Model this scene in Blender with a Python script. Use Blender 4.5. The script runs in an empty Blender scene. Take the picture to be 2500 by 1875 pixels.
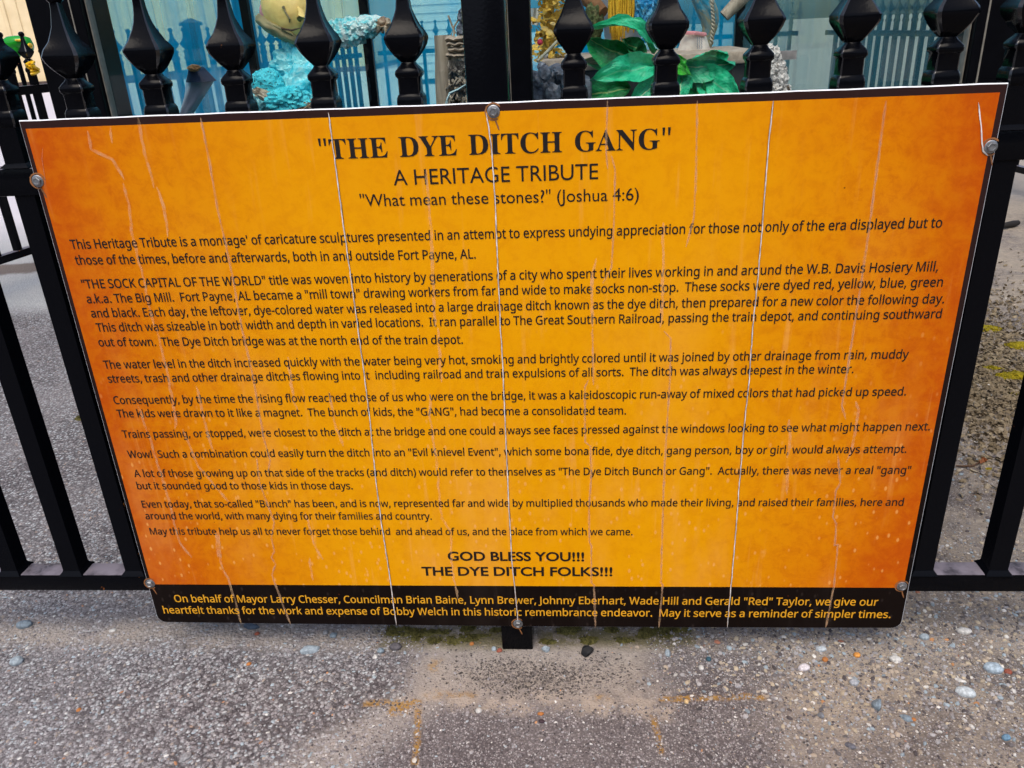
import bpy, bmesh, math, random
import numpy as np
from mathutils import Vector, Matrix, noise
from mathutils.geometry import tessellate_polygon

scene = bpy.context.scene
C = scene.collection
R = math.radians

# ------------------------------------------------------------------ camera
CAM = Vector((0.09121, -1.02092, 0.93750))
CAM_ROT = (1.15105, 0.045384, 0.059312)
FPX, PW, PH = 1960.0, 2500.0, 1875.0          # focal length and frame of the photograph, in its pixels
cd = bpy.data.cameras.new('camera')
cam = bpy.data.objects.new('camera', cd)
C.objects.link(cam)
cam.location = CAM
cam.rotation_mode = 'XYZ'
cam.rotation_euler = CAM_ROT
cd.sensor_fit = 'HORIZONTAL'
cd.sensor_width = 36.0
cd.lens = 36.0 * FPX / PW
cd.clip_start = 0.02
cd.clip_end = 500.0
scene.camera = cam

# ------------------------------------------------------------------ light
SUN_EL, SUN_AZ = 62.0, 192.0       # azimuth clockwise from +Y: behind the camera, a little to the left
world = bpy.data.worlds.new('World')
scene.world = world
world.use_nodes = True
wn = world.node_tree
bg = wn.nodes['Background']
sky = wn.nodes.new('ShaderNodeTexSky')
sky.sky_type = 'NISHITA'
sky.sun_disc = False
sky.sun_elevation = R(SUN_EL)
sky.sun_rotation = R(SUN_AZ)
sky.air_density = 1.0
sky.dust_density = 4.0
sky.ozone_density = 1.5
wn.links.new(sky.outputs[0], bg.inputs[0])
bg.inputs[1].default_value = 0.14
sd = bpy.data.lights.new('sun', 'SUN')
sd.energy = 1.2
sd.angle = R(38)
sd.color = (1.0, 0.93, 0.82)
sun = bpy.data.objects.new('sun', sd)
C.objects.link(sun)
az, el = R(SUN_AZ), R(SUN_EL)
sv = Vector((math.sin(az) * math.cos(el), math.cos(az) * math.cos(el), math.sin(el)))
sun.rotation_euler = sv.to_track_quat('Z', 'Y').to_euler()

vs = scene.view_settings
vs.view_transform = 'Standard'
vs.look = 'None'
vs.gamma = 1.0
vs.exposure = 0.62
scene.cycles.max_bounces = 10
scene.cycles.transparent_max_bounces = 16
scene.cycles.sample_clamp_indirect = 6.0

# ------------------------------------------------------------------ helpers
Rcam = cam.rotation_euler.to_matrix()

def ray(u, v):
    return Rcam @ Vector(((u - PW / 2) / FPX, -(v - PH / 2) / FPX, -1.0))

def at(u, v, Y):
    """the point at distance Y behind the sign that the photograph shows at pixel (u, v)"""
    d = ray(u, v)
    return CAM + d * ((Y - CAM.y) / d.y)

def gat(u, v):
    d = ray(u, v)
    return CAM + d * ((0.0 - CAM.z) / d.z)

def lin(c):
    c = c / 255.0
    return c / 12.92 if c <= 0.04045 else ((c + 0.055) / 1.055) ** 2.4

def rgb(r, g, b):
    return (lin(r), lin(g), lin(b), 1.0)

class MB:
    """collects geometry for one mesh object"""
    def __init__(s):
        s.v, s.f, s.m, s.col = [], [], [], None
    def add(s, vs_, fs, mat=0):
        n = len(s.v)
        s.v += [tuple(p) for p in vs_]
        s.f += [tuple(i + n for i in f) for f in fs]
        s.m += [mat] * len(fs)
    def box(s, x0, x1, y0, y1, z0, z1, mat=0, bev=0.0):
        bm = bmesh.new()
        bmesh.ops.create_cube(bm, size=1)
        for v in bm.verts:
            v.co = Vector(((x0 + x1) / 2 + v.co.x * (x1 - x0), (y0 + y1) / 2 + v.co.y * (y1 - y0), (z0 + z1) / 2 + v.co.z * (z1 - z0)))
        if bev:
            bmesh.ops.bevel(bm, geom=bm.edges[:], offset=bev, segments=2, affect='EDGES', profile=0.5)
        s.bm(bm, mat)
    def bm(s, bm, mat=0, M=None):
        bm.verts.index_update()
        s.add([(M @ v.co) if M else v.co for v in bm.verts], [[v.index for v in f.verts] for f in bm.faces], mat)
        bm.free()
    def beam(s, A, B, w, h, up=Vector((0, 0, 1)), mat=0, bev=0.0):
        A, B = Vector(A), Vector(B)
        d = B - A
        L = d.length
        x = d.normalized()
        y = up.cross(x).normalized()
        z = x.cross(y)
        M = Matrix((x, y, z)).transposed().to_4x4()
        M.translation = (A + B) / 2
        t = MB()
        t.box(-L / 2, L / 2, -w / 2, w / 2, -h / 2, h / 2, 0, bev)
        s.add([M @ Vector(p) for p in t.v], t.f, mat)
    def rings(s, rings, closed=True, cap=True, mat=0):
        n = len(rings[0])
        vs_ = [p for r in rings for p in r]
        fs = []
        for i in range(len(rings) - 1):
            for j in range(n if closed else n - 1):
                a, b = i * n + j, i * n + (j + 1) % n
                fs.append((a, b, b + n, a + n))
        if cap:
            fs.append(tuple(reversed(range(n))))
            fs.append(tuple(range((len(rings) - 1) * n, len(rings) * n)))
        s.add(vs_, fs, mat)
    def tube(s, pts, r, seg=6, mat=0):
        pts = [Vector(p) for p in pts]
        rs = r if isinstance(r, (list, tuple)) else [r] * len(pts)
        rings = []
        for i, p in enumerate(pts):
            d = (pts[min(i + 1, len(pts) - 1)] - pts[max(i - 1, 0)]).normalized()
            a = d.orthogonal().normalized() if abs(d.z) > 0.9 else d.cross(Vector((0, 0, 1))).normalized()
            b = d.cross(a)
            rings.append([p + rs[i] * (math.cos(2 * math.pi * k / seg) * a + math.sin(2 * math.pi * k / seg) * b) for k in range(seg)])
        s.rings(rings, mat=mat)
    def obj(s, name, mats, parent=None, smooth=None, loc=None):
        me = bpy.data.meshes.new(name)
        me.from_pydata(s.v, [], s.f)
        me.update()
        for m in (mats if isinstance(mats, (list, tuple)) else [mats]):
            me.materials.append(m)
        if any(s.m):
            me.polygons.foreach_set('material_index', s.m)
        if smooth is not None:
            me.polygons.foreach_set('use_smooth', [True] * len(me.polygons))
            if smooth < 180:
                me.set_sharp_from_angle(angle=R(smooth))
        o = bpy.data.objects.new(name, me)
        C.objects.link(o)
        if parent:
            o.parent = parent
        if loc is not None:
            o.location = loc
        return o

def tag(o, label=None, cat=None, group=None, kind=None):
    if label: o['label'] = label
    if cat: o['category'] = cat
    if group: o['group'] = group
    if kind: o['kind'] = kind
    return o

def thing(name, label, cat, loc=(0, 0, 0), group=None):
    o = bpy.data.objects.new(name, None)
    C.objects.link(o)
    o.location = loc
    o.empty_display_size = 0.05
    return tag(o, label, cat, group)

def unparented_coords(mb, origin):
    o = Vector(origin)
    mb.v = [tuple(Vector(p) - o) for p in mb.v]
    return mb

# node graph with operators
class S:
    def __init__(s, g, sock):
        s.g, s.s = g, sock
    def _m(s, op, o=None, c=None, clamp=False):
        return s.g.math(op, s, o, c, clamp)
    def __add__(s, o): return s._m('ADD', o)
    def __radd__(s, o): return s._m('ADD', o)
    def __sub__(s, o): return s._m('SUBTRACT', o)
    def __rsub__(s, o): return s.g.math('SUBTRACT', o, s)
    def __mul__(s, o): return s._m('MULTIPLY', o)
    def __rmul__(s, o): return s._m('MULTIPLY', o)
    def abs(s): return s._m('ABSOLUTE')
    def max(s, o): return s._m('MAXIMUM', o)
    def min(s, o): return s._m('MINIMUM', o)
    def gt(s, o): return s._m('GREATER_THAN', o)
    def lt(s, o): return s._m('LESS_THAN', o)
    def ramp(s, a, b, c=0.0, d=1.0):
        n = s.g.nt.nodes.new('ShaderNodeMapRange')
        n.interpolation_type = 'SMOOTHSTEP'
        s.g.set(n.inputs[0], s)
        for i, x in enumerate((a, b, c, d)):
            n.inputs[i + 1].default_value = x
        return S(s.g, n.outputs[0])

class G:
    def __init__(g, name, coords='Object'):
        g.mat = bpy.data.materials.new(name)
        g.mat.use_nodes = True
        g.nt = g.mat.node_tree
        g.bsdf = g.nt.nodes['Principled BSDF']
        g.out = g.nt.nodes['Material Output']
        if coords == 'World':
            g.co = S(g, g.nt.nodes.new('ShaderNodeNewGeometry').outputs['Position'])
        else:
            g.co = S(g, g.nt.nodes.new('ShaderNodeTexCoord').outputs[coords])
    def set(g, inp, v):
        if isinstance(v, S):
            g.nt.links.new(v.s, inp)
        elif v is not None:
            inp.default_value = v
    def math(g, op, a, b=None, c=None, clamp=False):
        n = g.nt.nodes.new('ShaderNodeMath')
        n.operation = op
        n.use_clamp = clamp
        g.set(n.inputs[0], a); g.set(n.inputs[1], b)
        if c is not None: g.set(n.inputs[2], c)
        return S(g, n.outputs[0])
    def xyz(g, v=None):
        n = g.nt.nodes.new('ShaderNodeSeparateXYZ')
        g.set(n.inputs[0], v or g.co)
        return [S(g, n.outputs[i]) for i in range(3)]
    def noise(g, scale, detail=3, rough=0.55, co=None, dist=0.0, color=False):
        n = g.nt.nodes.new('ShaderNodeTexNoise')
        g.set(n.inputs['Vector'], co or g.co)
        n.inputs['Scale'].default_value = scale
        n.inputs['Detail'].default_value = detail
        n.inputs['Roughness'].default_value = rough
        n.inputs['Distortion'].default_value = dist
        return S(g, n.outputs['Color' if color else 'Fac'])
    def voronoi(g, scale, co=None, feature='F1', rnd=1.0):
        n = g.nt.nodes.new('ShaderNodeTexVoronoi')
        n.feature = feature
        g.set(n.inputs['Vector'], co or g.co)
        n.inputs['Scale'].default_value = scale
        n.inputs['Randomness'].default_value = rnd
        return S(g, n.outputs['Distance']), (S(g, n.outputs['Color']) if 'Color' in n.outputs else None)
    def stretch(g, sx, sy, sz, co=None):
        n = g.nt.nodes.new('ShaderNodeMapping')
        g.set(n.inputs[0], co or g.co)
        n.inputs['Scale'].default_value = (sx, sy, sz)
        return S(g, n.outputs[0])
    def mix(g, f, a, b, blend='MIX'):
        n = g.nt.nodes.new('ShaderNodeMix')
        n.data_type = 'RGBA'
        n.blend_type = blend
        g.set(n.inputs[0], f)
        g.set(n.inputs[6], a); g.set(n.inputs[7], b)
        return S(g, n.outputs[2])
    def cramp(g, f, stops, const=False):
        n = g.nt.nodes.new('ShaderNodeValToRGB')
        cr = n.color_ramp
        if const: cr.interpolation = 'CONSTANT'
        while len(cr.elements) < len(stops): cr.elements.new(0.5)
        for e, (p, c) in zip(cr.elements, stops):
            e.position = p
            e.color = c
        g.set(n.inputs[0], f)
        return S(g, n.outputs[0])
    def normal_z(g):
        n = g.nt.nodes.new('ShaderNodeNewGeometry')
        return g.xyz(S(g, n.outputs['Normal']))[2]
    def attr(g, name):
        n = g.nt.nodes.new('ShaderNodeAttribute')
        n.attribute_name = name
        return S(g, n.outputs['Color'])
    def bump(g, h, strength=0.5, dist=0.01):
        n = g.nt.nodes.new('ShaderNodeBump')
        n.inputs['Strength'].default_value = strength
        n.inputs['Distance'].default_value = dist
        g.set(n.inputs['Height'], h)
        g.nt.links.new(n.outputs[0], g.bsdf.inputs['Normal'])
    def fin(g, color=None, rough=None, metal=None, spec=None, **kw):
        g.set(g.bsdf.inputs['Base Color'], color)
        g.set(g.bsdf.inputs['Roughness'], rough)
        if metal is not None: g.set(g.bsdf.inputs['Metallic'], metal)
        if spec is not None: g.set(g.bsdf.inputs['Specular IOR Level'], spec)
        for k, v in kw.items(): g.set(g.bsdf.inputs[k.replace('_', ' ')], v)
        return g.mat

def plain(name, col, rough=0.6, metal=0.0, var=0.25, scale=40.0, bump=0.0, spec=None):
    g = G(name)
    n = g.noise(scale, 4)
    dark = tuple(x * (1 - var) for x in col[:3]) + (1,)
    lite = tuple(min(1, x * (1 + var)) for x in col[:3]) + (1,)
    c = g.mix(n.ramp(0.3, 0.7), dark, lite)
    if bump: g.bump(n, bump, 0.004)
    return g.fin(c, rough, metal, spec)

# ------------------------------------------------------------------ materials
def m_paint(name='black_gloss_paint', shine=(0.14, 0.07)):
    g = G(name, 'World')
    nz = g.normal_z()
    n1 = g.noise(260, 3)
    dustn = g.noise(35, 4)
    dust_sheen = (nz.ramp(0.75, 0.98) * dustn.ramp(0.15, 0.6)) * 0.85  # pale tops: settled dust, with sky sheen painted into the same colour
    c = g.mix(dust_sheen, (0.0022, 0.0025, 0.0038, 1), rgb(122, 116, 126))
    r1 = g.noise(30, 5, 0.65)
    r2 = g.noise(4.3, 1)
    rust = r1.ramp(0.66, 0.69) * r2.ramp(0.58, 0.64)
    c = g.mix(rust, c, g.mix(g.noise(190, 3), rgb(70, 35, 15), rgb(190, 115, 45)))
    g.bump(n1 + r1 * 0.5, 0.14, 0.0012)
    return g.fin(c, rust * 0.5 + dust_sheen * 0.3 + shine[0], 0.0, shine[1])
PAINT = m_paint()
EDGE = m_paint('edge_highlight_paint', (0.22, 0.75))  # same black paint with extra specular, putting sky highlights on finial edges

def m_sign():
    g = G('printed_sign_face')
    x, y, z = g.xyz()                       # local: x across, z up, centre of the panel
    bx0, bx1, bz1, bz0 = -0.5935, 0.592, 0.3896, -0.3215
    inside = (x.gt(bx0) * x.lt(bx1)) * (z.gt(bz0) * z.lt(bz1))
    # printed vignette: orange-red at the sides, amber in the middle
    n_big = g.noise(5, 4, 0.6)
    side = (x.abs() * 1.0 + (n_big - 0.5) * 0.14).ramp(0.20, 0.64)
    side2 = (x.abs() + (g.noise(16, 3) - 0.5) * 0.10).ramp(0.47, 0.64)
    top = (z + (n_big - 0.5) * 0.1).ramp(0.20, 0.46) * 0.4
    bot = (z + (n_big - 0.5) * 0.1).ramp(-0.15, -0.33) * 0.28 * x.abs().ramp(0.2, 0.55)
    base = g.mix((side * 0.88 + top * 0.6 + bot).min(1.0), rgb(232, 158, 0), rgb(206, 104, 0))
    base = g.mix(side2 * 0.75, base, rgb(184, 66, 5))
    m1 = g.noise(38, 7, 0.75, dist=0.4)
    m2 = g.noise(90, 4, 0.7)
    base = g.mix((m1.ramp(0.44, 0.66) * 0.36 + m2.ramp(0.5, 0.75) * 0.28) * (side * 0.8 + 0.35), base, rgb(176, 66, 6))
    base = g.mix(m1.ramp(0.55, 0.25) * 0.16, base, rgb(234, 168, 6))
    brown = g.mix((z - g.noise(3, 2) * 0.1).ramp(-0.3, 0.3), rgb(16, 8, 6), rgb(46, 28, 26))
    c = g.mix(inside, brown, base)
    # weathering: runs, specks and pale scuffs in the laminate
    str_n = g.noise(1.0, 3, 0.6, co=g.stretch(60, 1, 4.0))
    runs = str_n.ramp(0.57, 0.76) * 0.38 * g.noise(2.3, 3).ramp(0.35, 0.6)
    d, _ = g.voronoi(80, co=g.stretch(1, 1, 0.55))
    dens = g.noise(6, 2)
    speck = (d + (m2 - 0.5) * 0.12).ramp(0.22, 0.08) * (dens * 0.8 + (z * -1.0) * 1.3).ramp(0.26, 0.66) * 0.6
    d2, _ = g.voronoi(11, co=g.stretch(1.5, 1, 0.5))
    blot = d2.ramp(0.10, 0.02) * g.noise(60, 3).ramp(0.4, 0.6) * 0.35
    fade = g.noise(4.2, 5, 0.65, co=g.stretch(1.6, 1, 0.6)).ramp(0.48, 0.75) * 0.30 * (z * -1.0).ramp(-0.35, 0.25)
    wear = (runs + speck + blot + fade).min(0.7)
    wearc = g.mix(inside, rgb(96, 84, 78), rgb(240, 172, 92))
    c = g.mix(wear * (inside * 0.75 + 0.25), c, wearc)
    d3, _ = g.voronoi(16)
    c = g.mix(d3.lt(0.018) * 0.8, c, rgb(90, 40, 12))
    g.bump(m2 * 0.3 + speck, 0.12, 0.001)
    return g.fin(c, g.noise(20, 3) * 0.25 + 0.28, 0.0, 0.12)

def m_gravel():
    g = G('loose_gravel')
    c = g.attr('chip_colour')
    n = g.noise(900, 3)
    c = g.mix(n.ramp(0.35, 0.7) * 0.35, c, g.mix(0.5, c, (0.02, 0.02, 0.02, 1)))
    return g.fin(c, 0.75, 0.0, 0.35)

def box_mask(g, x, y, x0, x1, y0, y1, soft=0.008):
    a = x.ramp(x0 - soft, x0 + soft) * x.ramp(x1 + soft, x1 - soft)
    b = y.ramp(y0 - soft, y0 + soft) * y.ramp(y1 + soft, y1 - soft)
    return a * b

def m_ground():
    g = G('asphalt_and_concrete', 'World')
    wob = g.noise(14, 4, 0.65, color=True)
    wx, wy, wz = g.xyz(wob)
    x0, y0, z0 = g.xyz()
    x = x0 + (wx - 0.5) * 0.09
    y = y0 + (wy - 0.5) * 0.09
    xs = x0 + (wx - 0.5) * 0.02
    ys = y0 + (wy - 0.5) * 0.02
    big = g.noise(3.1, 4, 0.6)
    big2 = g.noise(1.2, 3, 0.6)
    fine = g.noise(420, 3, 0.7)
    # aggregate
    dc, cc = g.voronoi(165)
    df, cf = g.voronoi(330)
    cx = g.xyz(cc)[0]
    fx = g.xyz(cf)[0]
    coarse = g.cramp(cx, [(0.0, rgb(78, 74, 78)), (0.25, rgb(112, 108, 112)), (0.55, rgb(140, 137, 140)), (0.8, rgb(162, 164, 168)), (0.95, rgb(186, 194, 200)), (1.0, rgb(150, 126, 110))])
    coarse = g.mix(dc.ramp(0.32, 0.60) * 0.72, coarse, rgb(56, 52, 56))
    finec = g.cramp(fx, [(0.0, rgb(66, 60, 64)), (0.35, rgb(98, 92, 96)), (0.7, rgb(126, 119, 122)), (0.92, rgb(158, 156, 160)), (1.0, rgb(205, 205, 208))])
    finec = g.mix(df.ramp(0.3, 0.6) * 0.8, finec, rgb(50, 44, 48))
    sand = g.cramp(g.noise(55, 6, 0.7), [(0.2, rgb(112, 103, 94)), (0.5, rgb(148, 138, 126)), (0.8, rgb(174, 164, 150))])
    sand = g.mix(df.ramp(0.25, 0.05) * fx.ramp(0.55, 0.7) * 0.8, sand, finec)
    left = (x + (big - 0.5) * 0.5 + y0 * 0.05).ramp(-0.12, -0.30)
    c = g.mix(left, finec, coarse)
    c = g.mix(big.ramp(0.35, 0.7) * 0.35, c, rgb(150, 146, 148))
    c = g.mix(big2.ramp(0.5, 0.72) * 0.45, c, g.mix(0.5, rgb(84, 76, 80), c))
    sweep = ((x - y0 * 0.95 + 0.055) + (big - 0.5) * 0.16).abs().ramp(0.10, 0.02) * y0.ramp(0.02, -0.06)
    c = g.mix(sweep * 0.45, c, rgb(176, 170, 164))
    right = (x + (big - 0.5) * 0.55 + y0 * 0.14).ramp(0.30, 0.62)
    dirt = (right * (big * 0.9 + g.noise(22, 5, 0.7) * 0.6).ramp(0.45, 0.95))
    c = g.mix(dirt, c, sand)
    # pale dust drifted along the fence line
    band = ys.ramp(-0.02, 0.03) * ys.ramp(0.10, 0.05) * g.noise(9, 4, 0.6).ramp(0.3, 0.6)
    c = g.mix(band * 0.75, c, rgb(156, 147, 138))
    # cement footing round the post, with dark stones showing at its worn middle
    foot = box_mask(g, x, y, -0.165, 0.215, -0.105, 0.030, 0.040) * g.noise(17, 5, 0.7).ramp(0.22, 0.5)
    cem = g.cramp(g.noise(60, 5, 0.7), [(0.25, rgb(132, 124, 119)), (0.7, rgb(166, 158, 151))])
    spots = df.ramp(0.48, 0.36) * fx.ramp(0.30, 0.38) * g.noise(26, 4).ramp(0.34, 0.52) * box_mask(g, x, y, -0.11, 0.17, -0.088, 0.0, 0.03)
    cem = g.mix(spots * 0.85, cem, g.mix(fx, rgb(60, 56, 56), rgb(120, 114, 112)))
    c = g.mix(foot * 0.9, c, cem)
    rim = box_mask(g, x, y, -0.18, 0.24, -0.125, -0.092, 0.01) * g.noise(30, 3).ramp(0.35, 0.6)
    c = g.mix(rim * 0.7, c, rgb(166, 155, 144))
    dcr, _ = g.voronoi(22, feature='DISTANCE_TO_EDGE')
    crack = dcr.ramp(0.02, 0.004) * rim * g.noise(40, 3).ramp(0.45, 0.6) * 0.6
    c = g.mix(crack * 0.7, c, rgb(74, 66, 62))
    # ochre lichen along the old form lines
    l1 = box_mask(g, xs, ys, -0.235, -0.145, -0.118, -0.106, 0.004)
    l2 = box_mask(g, xs + (ys + 0.17) * 0.12, ys, -0.146, -0.137, -0.225, -0.118, 0.003)
    l3 = box_mask(g, xs, ys, 0.215, 0.375, -0.101, -0.090, 0.004)
    l4 = box_mask(g, xs + (ys + 0.16) * 0.05, ys, 0.203, 0.211, -0.20, -0.128, 0.003)
    l5 = box_mask(g, xs, ys, -0.19, -0.16, -0.135, -0.112, 0.006)
    l6 = box_mask(g, xs, ys, -0.14, -0.06, -0.104, -0.088, 0.008)
    l7 = box_mask(g, xs, ys, -0.15, -0.125, -0.05, -0.02, 0.008)
    l8 = box_mask(g, xs, ys, 0.12, 0.145, -0.103, -0.092, 0.005)
    lich = ((l1 + l5 * 1.2 + l2 + l3 * 1.1 + l4).min(1.0) * g.noise(70, 4, 0.7).ramp(0.36, 0.56) + (l6 + l7 + l8) * g.noise(70, 4, 0.7).ramp(0.42, 0.62) * 0.6).min(1.0)
    c = g.mix(lich * 0.9, c, g.mix(g.noise(110, 4), rgb(120, 82, 20), rgb(178, 142, 74)))
    # moss creeping out from under the sign
    mossm = (box_mask(g, x, ys, -0.24, -0.01, 0.006, 0.06, 0.016) + box_mask(g, x, ys, 0.03, 0.29, 0.012, 0.06, 0.016)).min(1.0) * g.noise(24, 5, 0.7).ramp(0.34, 0.52)
    c = g.mix(mossm * 0.85, c, g.mix(g.noise(150, 4), rgb(62, 58, 36), rgb(112, 106, 70)))
    # older concrete apron behind on the left, soil in its joint
    slab = y.ramp(1.75, 1.95) * x.ramp(-1.0, -1.25)
    c = g.mix(slab * 0.75, c, g.mix(fine, rgb(150, 152, 154), rgb(184, 188, 190)))
    soil = box_mask(g, x, y - x0 * 0.15, -3.2, -1.2, 2.78, 2.98, 0.03)
    c = g.mix(soil * 0.85, c, rgb(84, 70, 62))
    apron = (y0 + big2).ramp(3.2, 4.2)
    c = g.mix(apron * 0.8, c, g.mix(x0.ramp(1.2, 2.0), g.mix(fine, rgb(196, 190, 198), rgb(220, 216, 222)), g.mix(fine, rgb(132, 126, 122), rgb(166, 160, 154))))
    warm = g.mix(x0.ramp(-0.25, 0.35), (1.0, 0.985, 0.965, 1), (1.0, 0.975, 0.92, 1))
    c = g.mix(1.0, c, warm, 'MULTIPLY')
    shp = (dc * -1.0 + 1.0) * (left * 0.9 + 0.2) + (df * -1.0 + 1.0) * 0.5 + fine * 0.25
    g.bump(shp, 0.75, 0.004)
    return g.fin(c, 0.82, 0.0, 0.3)

def m_glass(name, tint, glare, amount):
    """clear pane; a diffuse tint mixed in stands for coloured reflections in the glass"""
    m = bpy.data.materials.new(name)
    m.use_nodes = True
    nt = m.node_tree
    nt.nodes.remove(nt.nodes['Principled BSDF'])
    out = nt.nodes['Material Output']
    tr = nt.nodes.new('ShaderNodeBsdfTransparent'); tr.inputs[0].default_value = tint
    gl = nt.nodes.new('ShaderNodeBsdfGlossy'); gl.inputs['Roughness'].default_value = 0.02
    lw = nt.nodes.new('ShaderNodeLayerWeight')              # Schlick on the facing angle, the same from both sides
    pw = nt.nodes.new('ShaderNodeMath'); pw.operation = 'POWER'; pw.inputs[1].default_value = 5.0
    fr = nt.nodes.new('ShaderNodeMath'); fr.operation = 'MULTIPLY_ADD'; fr.inputs[1].default_value = 0.92; fr.inputs[2].default_value = 0.07
    nt.links.new(lw.outputs['Facing'], pw.inputs[0]); nt.links.new(pw.outputs[0], fr.inputs[0])
    mx = nt.nodes.new('ShaderNodeMixShader')
    nt.links.new(fr.outputs[0], mx.inputs[0]); nt.links.new(tr.outputs[0], mx.inputs[1]); nt.links.new(gl.outputs[0], mx.inputs[2])
    last = mx
    if amount:  # tint and streaks imitate reflections, painted into the pane as diffuse colour
        df = nt.nodes.new('ShaderNodeBsdfDiffuse'); df.inputs[0].default_value = glare
        tl = nt.nodes.new('ShaderNodeBsdfTranslucent'); tl.inputs[0].default_value = glare
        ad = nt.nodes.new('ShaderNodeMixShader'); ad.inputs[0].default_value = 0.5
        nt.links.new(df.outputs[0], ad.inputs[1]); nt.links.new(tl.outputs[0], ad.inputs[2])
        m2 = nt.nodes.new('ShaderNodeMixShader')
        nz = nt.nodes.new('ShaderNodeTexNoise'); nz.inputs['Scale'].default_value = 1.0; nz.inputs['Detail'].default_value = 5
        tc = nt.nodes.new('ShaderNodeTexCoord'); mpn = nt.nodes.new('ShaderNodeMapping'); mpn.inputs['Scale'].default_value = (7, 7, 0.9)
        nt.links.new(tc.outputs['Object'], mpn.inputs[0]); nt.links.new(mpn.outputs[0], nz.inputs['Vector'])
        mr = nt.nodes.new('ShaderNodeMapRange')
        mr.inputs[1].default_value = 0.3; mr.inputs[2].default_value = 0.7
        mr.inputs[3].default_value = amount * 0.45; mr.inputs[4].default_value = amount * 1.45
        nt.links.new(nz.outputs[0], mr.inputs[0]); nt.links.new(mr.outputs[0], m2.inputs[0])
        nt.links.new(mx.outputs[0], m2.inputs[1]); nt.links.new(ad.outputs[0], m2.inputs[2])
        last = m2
    nt.links.new(last.outputs[0], out.inputs[0])
    return m

SIGN = m_sign()
GRAVEL = m_gravel()
GROUND = m_ground()
GLASS = m_glass('clear_glass', (0.95, 0.98, 0.97, 1), None, 0)
TEAL_GLARE = m_glass('teal_glare_glass', (0.54, 0.86, 0.74, 1), (0.0, 0.54, 0.95, 1), 0.46)
GREY_GLARE = m_glass('grey_glare_glass', (0.66, 0.86, 0.82, 1), (0.16, 0.40, 0.42, 1), 0.34)
CORE = plain('white_panel_core', (0.78, 0.80, 0.84, 1), 0.5, 0, 0.15, 60)
STEEL = plain('zinc_plated_steel', (0.27, 0.28, 0.29, 1), 0.42, 0.8, 0.2, 120, 0.05)
INK = plain('dark_brown_ink', rgb(16, 8, 6), 0.45, 0, 0.15, 30)
INKY = plain('amber_ink', rgb(222, 158, 24), 0.45, 0, 0.08, 30)
SILVER = plain('split_laminate', (0.62, 0.60, 0.58, 1), 0.4, 0.0, 0.4, 70)
SPLITD = plain('split_edge', rgb(138, 90, 50), 0.6, 0.0, 0.3, 60)
# faintly lifted film: partly see-through
def m_haze_strip(name, col, k0, k1):
    g = G(name)
    nt = g.nt
    tr = nt.nodes.new('ShaderNodeBsdfTransparent')
    mx = nt.nodes.new('ShaderNodeMixShader')
    n = g.noise(70, 3)
    f = n.ramp(0.3, 0.7) * k1 + k0
    g.set(mx.inputs[0], f)
    g.fin(col, 0.4)
    nt.links.new(tr.outputs[0], mx.inputs[1])
    nt.links.new(g.bsdf.outputs[0], mx.inputs[2])
    nt.links.new(mx.outputs[0], g.out.inputs[0])
    return g.mat
LIFTED = m_haze_strip('lifted_film', rgb(244, 200, 150), 0.09, 0.28)
SPLITP = m_haze_strip('soft_split', rgb(178, 136, 116), 0.22, 0.40)

# ------------------------------------------------------------------ ground
gb = MB()
gb.add([(-90, -40, 0), (90, -40, 0), (90, 120, 0), (-90, 120, 0)], [(0, 1, 2, 3)])
tag(gb.obj('ground', GROUND), kind='structure')

# dark backdrop added unseen behind the camera, darkening what paint and glass mirror
def added_ridge():
    mb = MB()
    rows = []
    for j in range(13):
        t = j / 12
        row = []
        for i in range(97):
            x = -120 + 240 * i / 96
            h = (13 + 3.5 * math.sin(x * 0.07 + 1) + 2.0 * math.sin(x * 0.19)) * math.sin(t * math.pi / 2)
            h += 1.3 * noise.noise(Vector((x * 0.5, t * 9, 0))) * t
            row.append((x, -26 - 22 * t + 2.0 * noise.noise(Vector((x * 0.3, t * 5, 4))), h - 0.2))
        rows.append(row)
    mb.rings(rows, closed=False, cap=False)
    g = G('dark_backdrop_green')
    n = g.noise(0.9, 6, 0.7)
    return mb.obj('unseen_ridge', g.fin(g.cramp(n, [(0.3, (0.012, 0.018, 0.010, 1)), (0.7, (0.05, 0.065, 0.035, 1))]), 0.9), None, 180)
tag(added_ridge(), kind='structure')

# ------------------------------------------------------------------ front fence
def bar_profile(mb, x, y, prof):
    """square section swept up a profile of (half width, z)"""
    mb.rings([[(x + sx * h, y + sy * h, z) for sx, sy in ((-1, -1), (1, -1), (1, 1), (-1, 1))] for h, z in prof])

def picket_bar(x, y, zb, zt, h=0.0137, flare=True, z_mid=None):
    mb = MB()
    prof = [(h, zb - 0.004)]
    if flare:
        prof = [(h + 0.006, zb - 0.001), (h + 0.0045, zb + 0.002), (h + 0.001, zb + 0.0055), (h, zb + 0.008)]
    if z_mid is not None:
        prof += [(h, z_mid[0] - 0.002), (h, z_mid[1] + 0.0005), (h + 0.0055, z_mid[1] + 0.001), (h + 0.004, z_mid[1] + 0.003), (h, z_mid[1] + 0.0065)]
    prof += [(h, zt)]
    bar_profile(mb, x, y, prof)
    return mb

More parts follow.
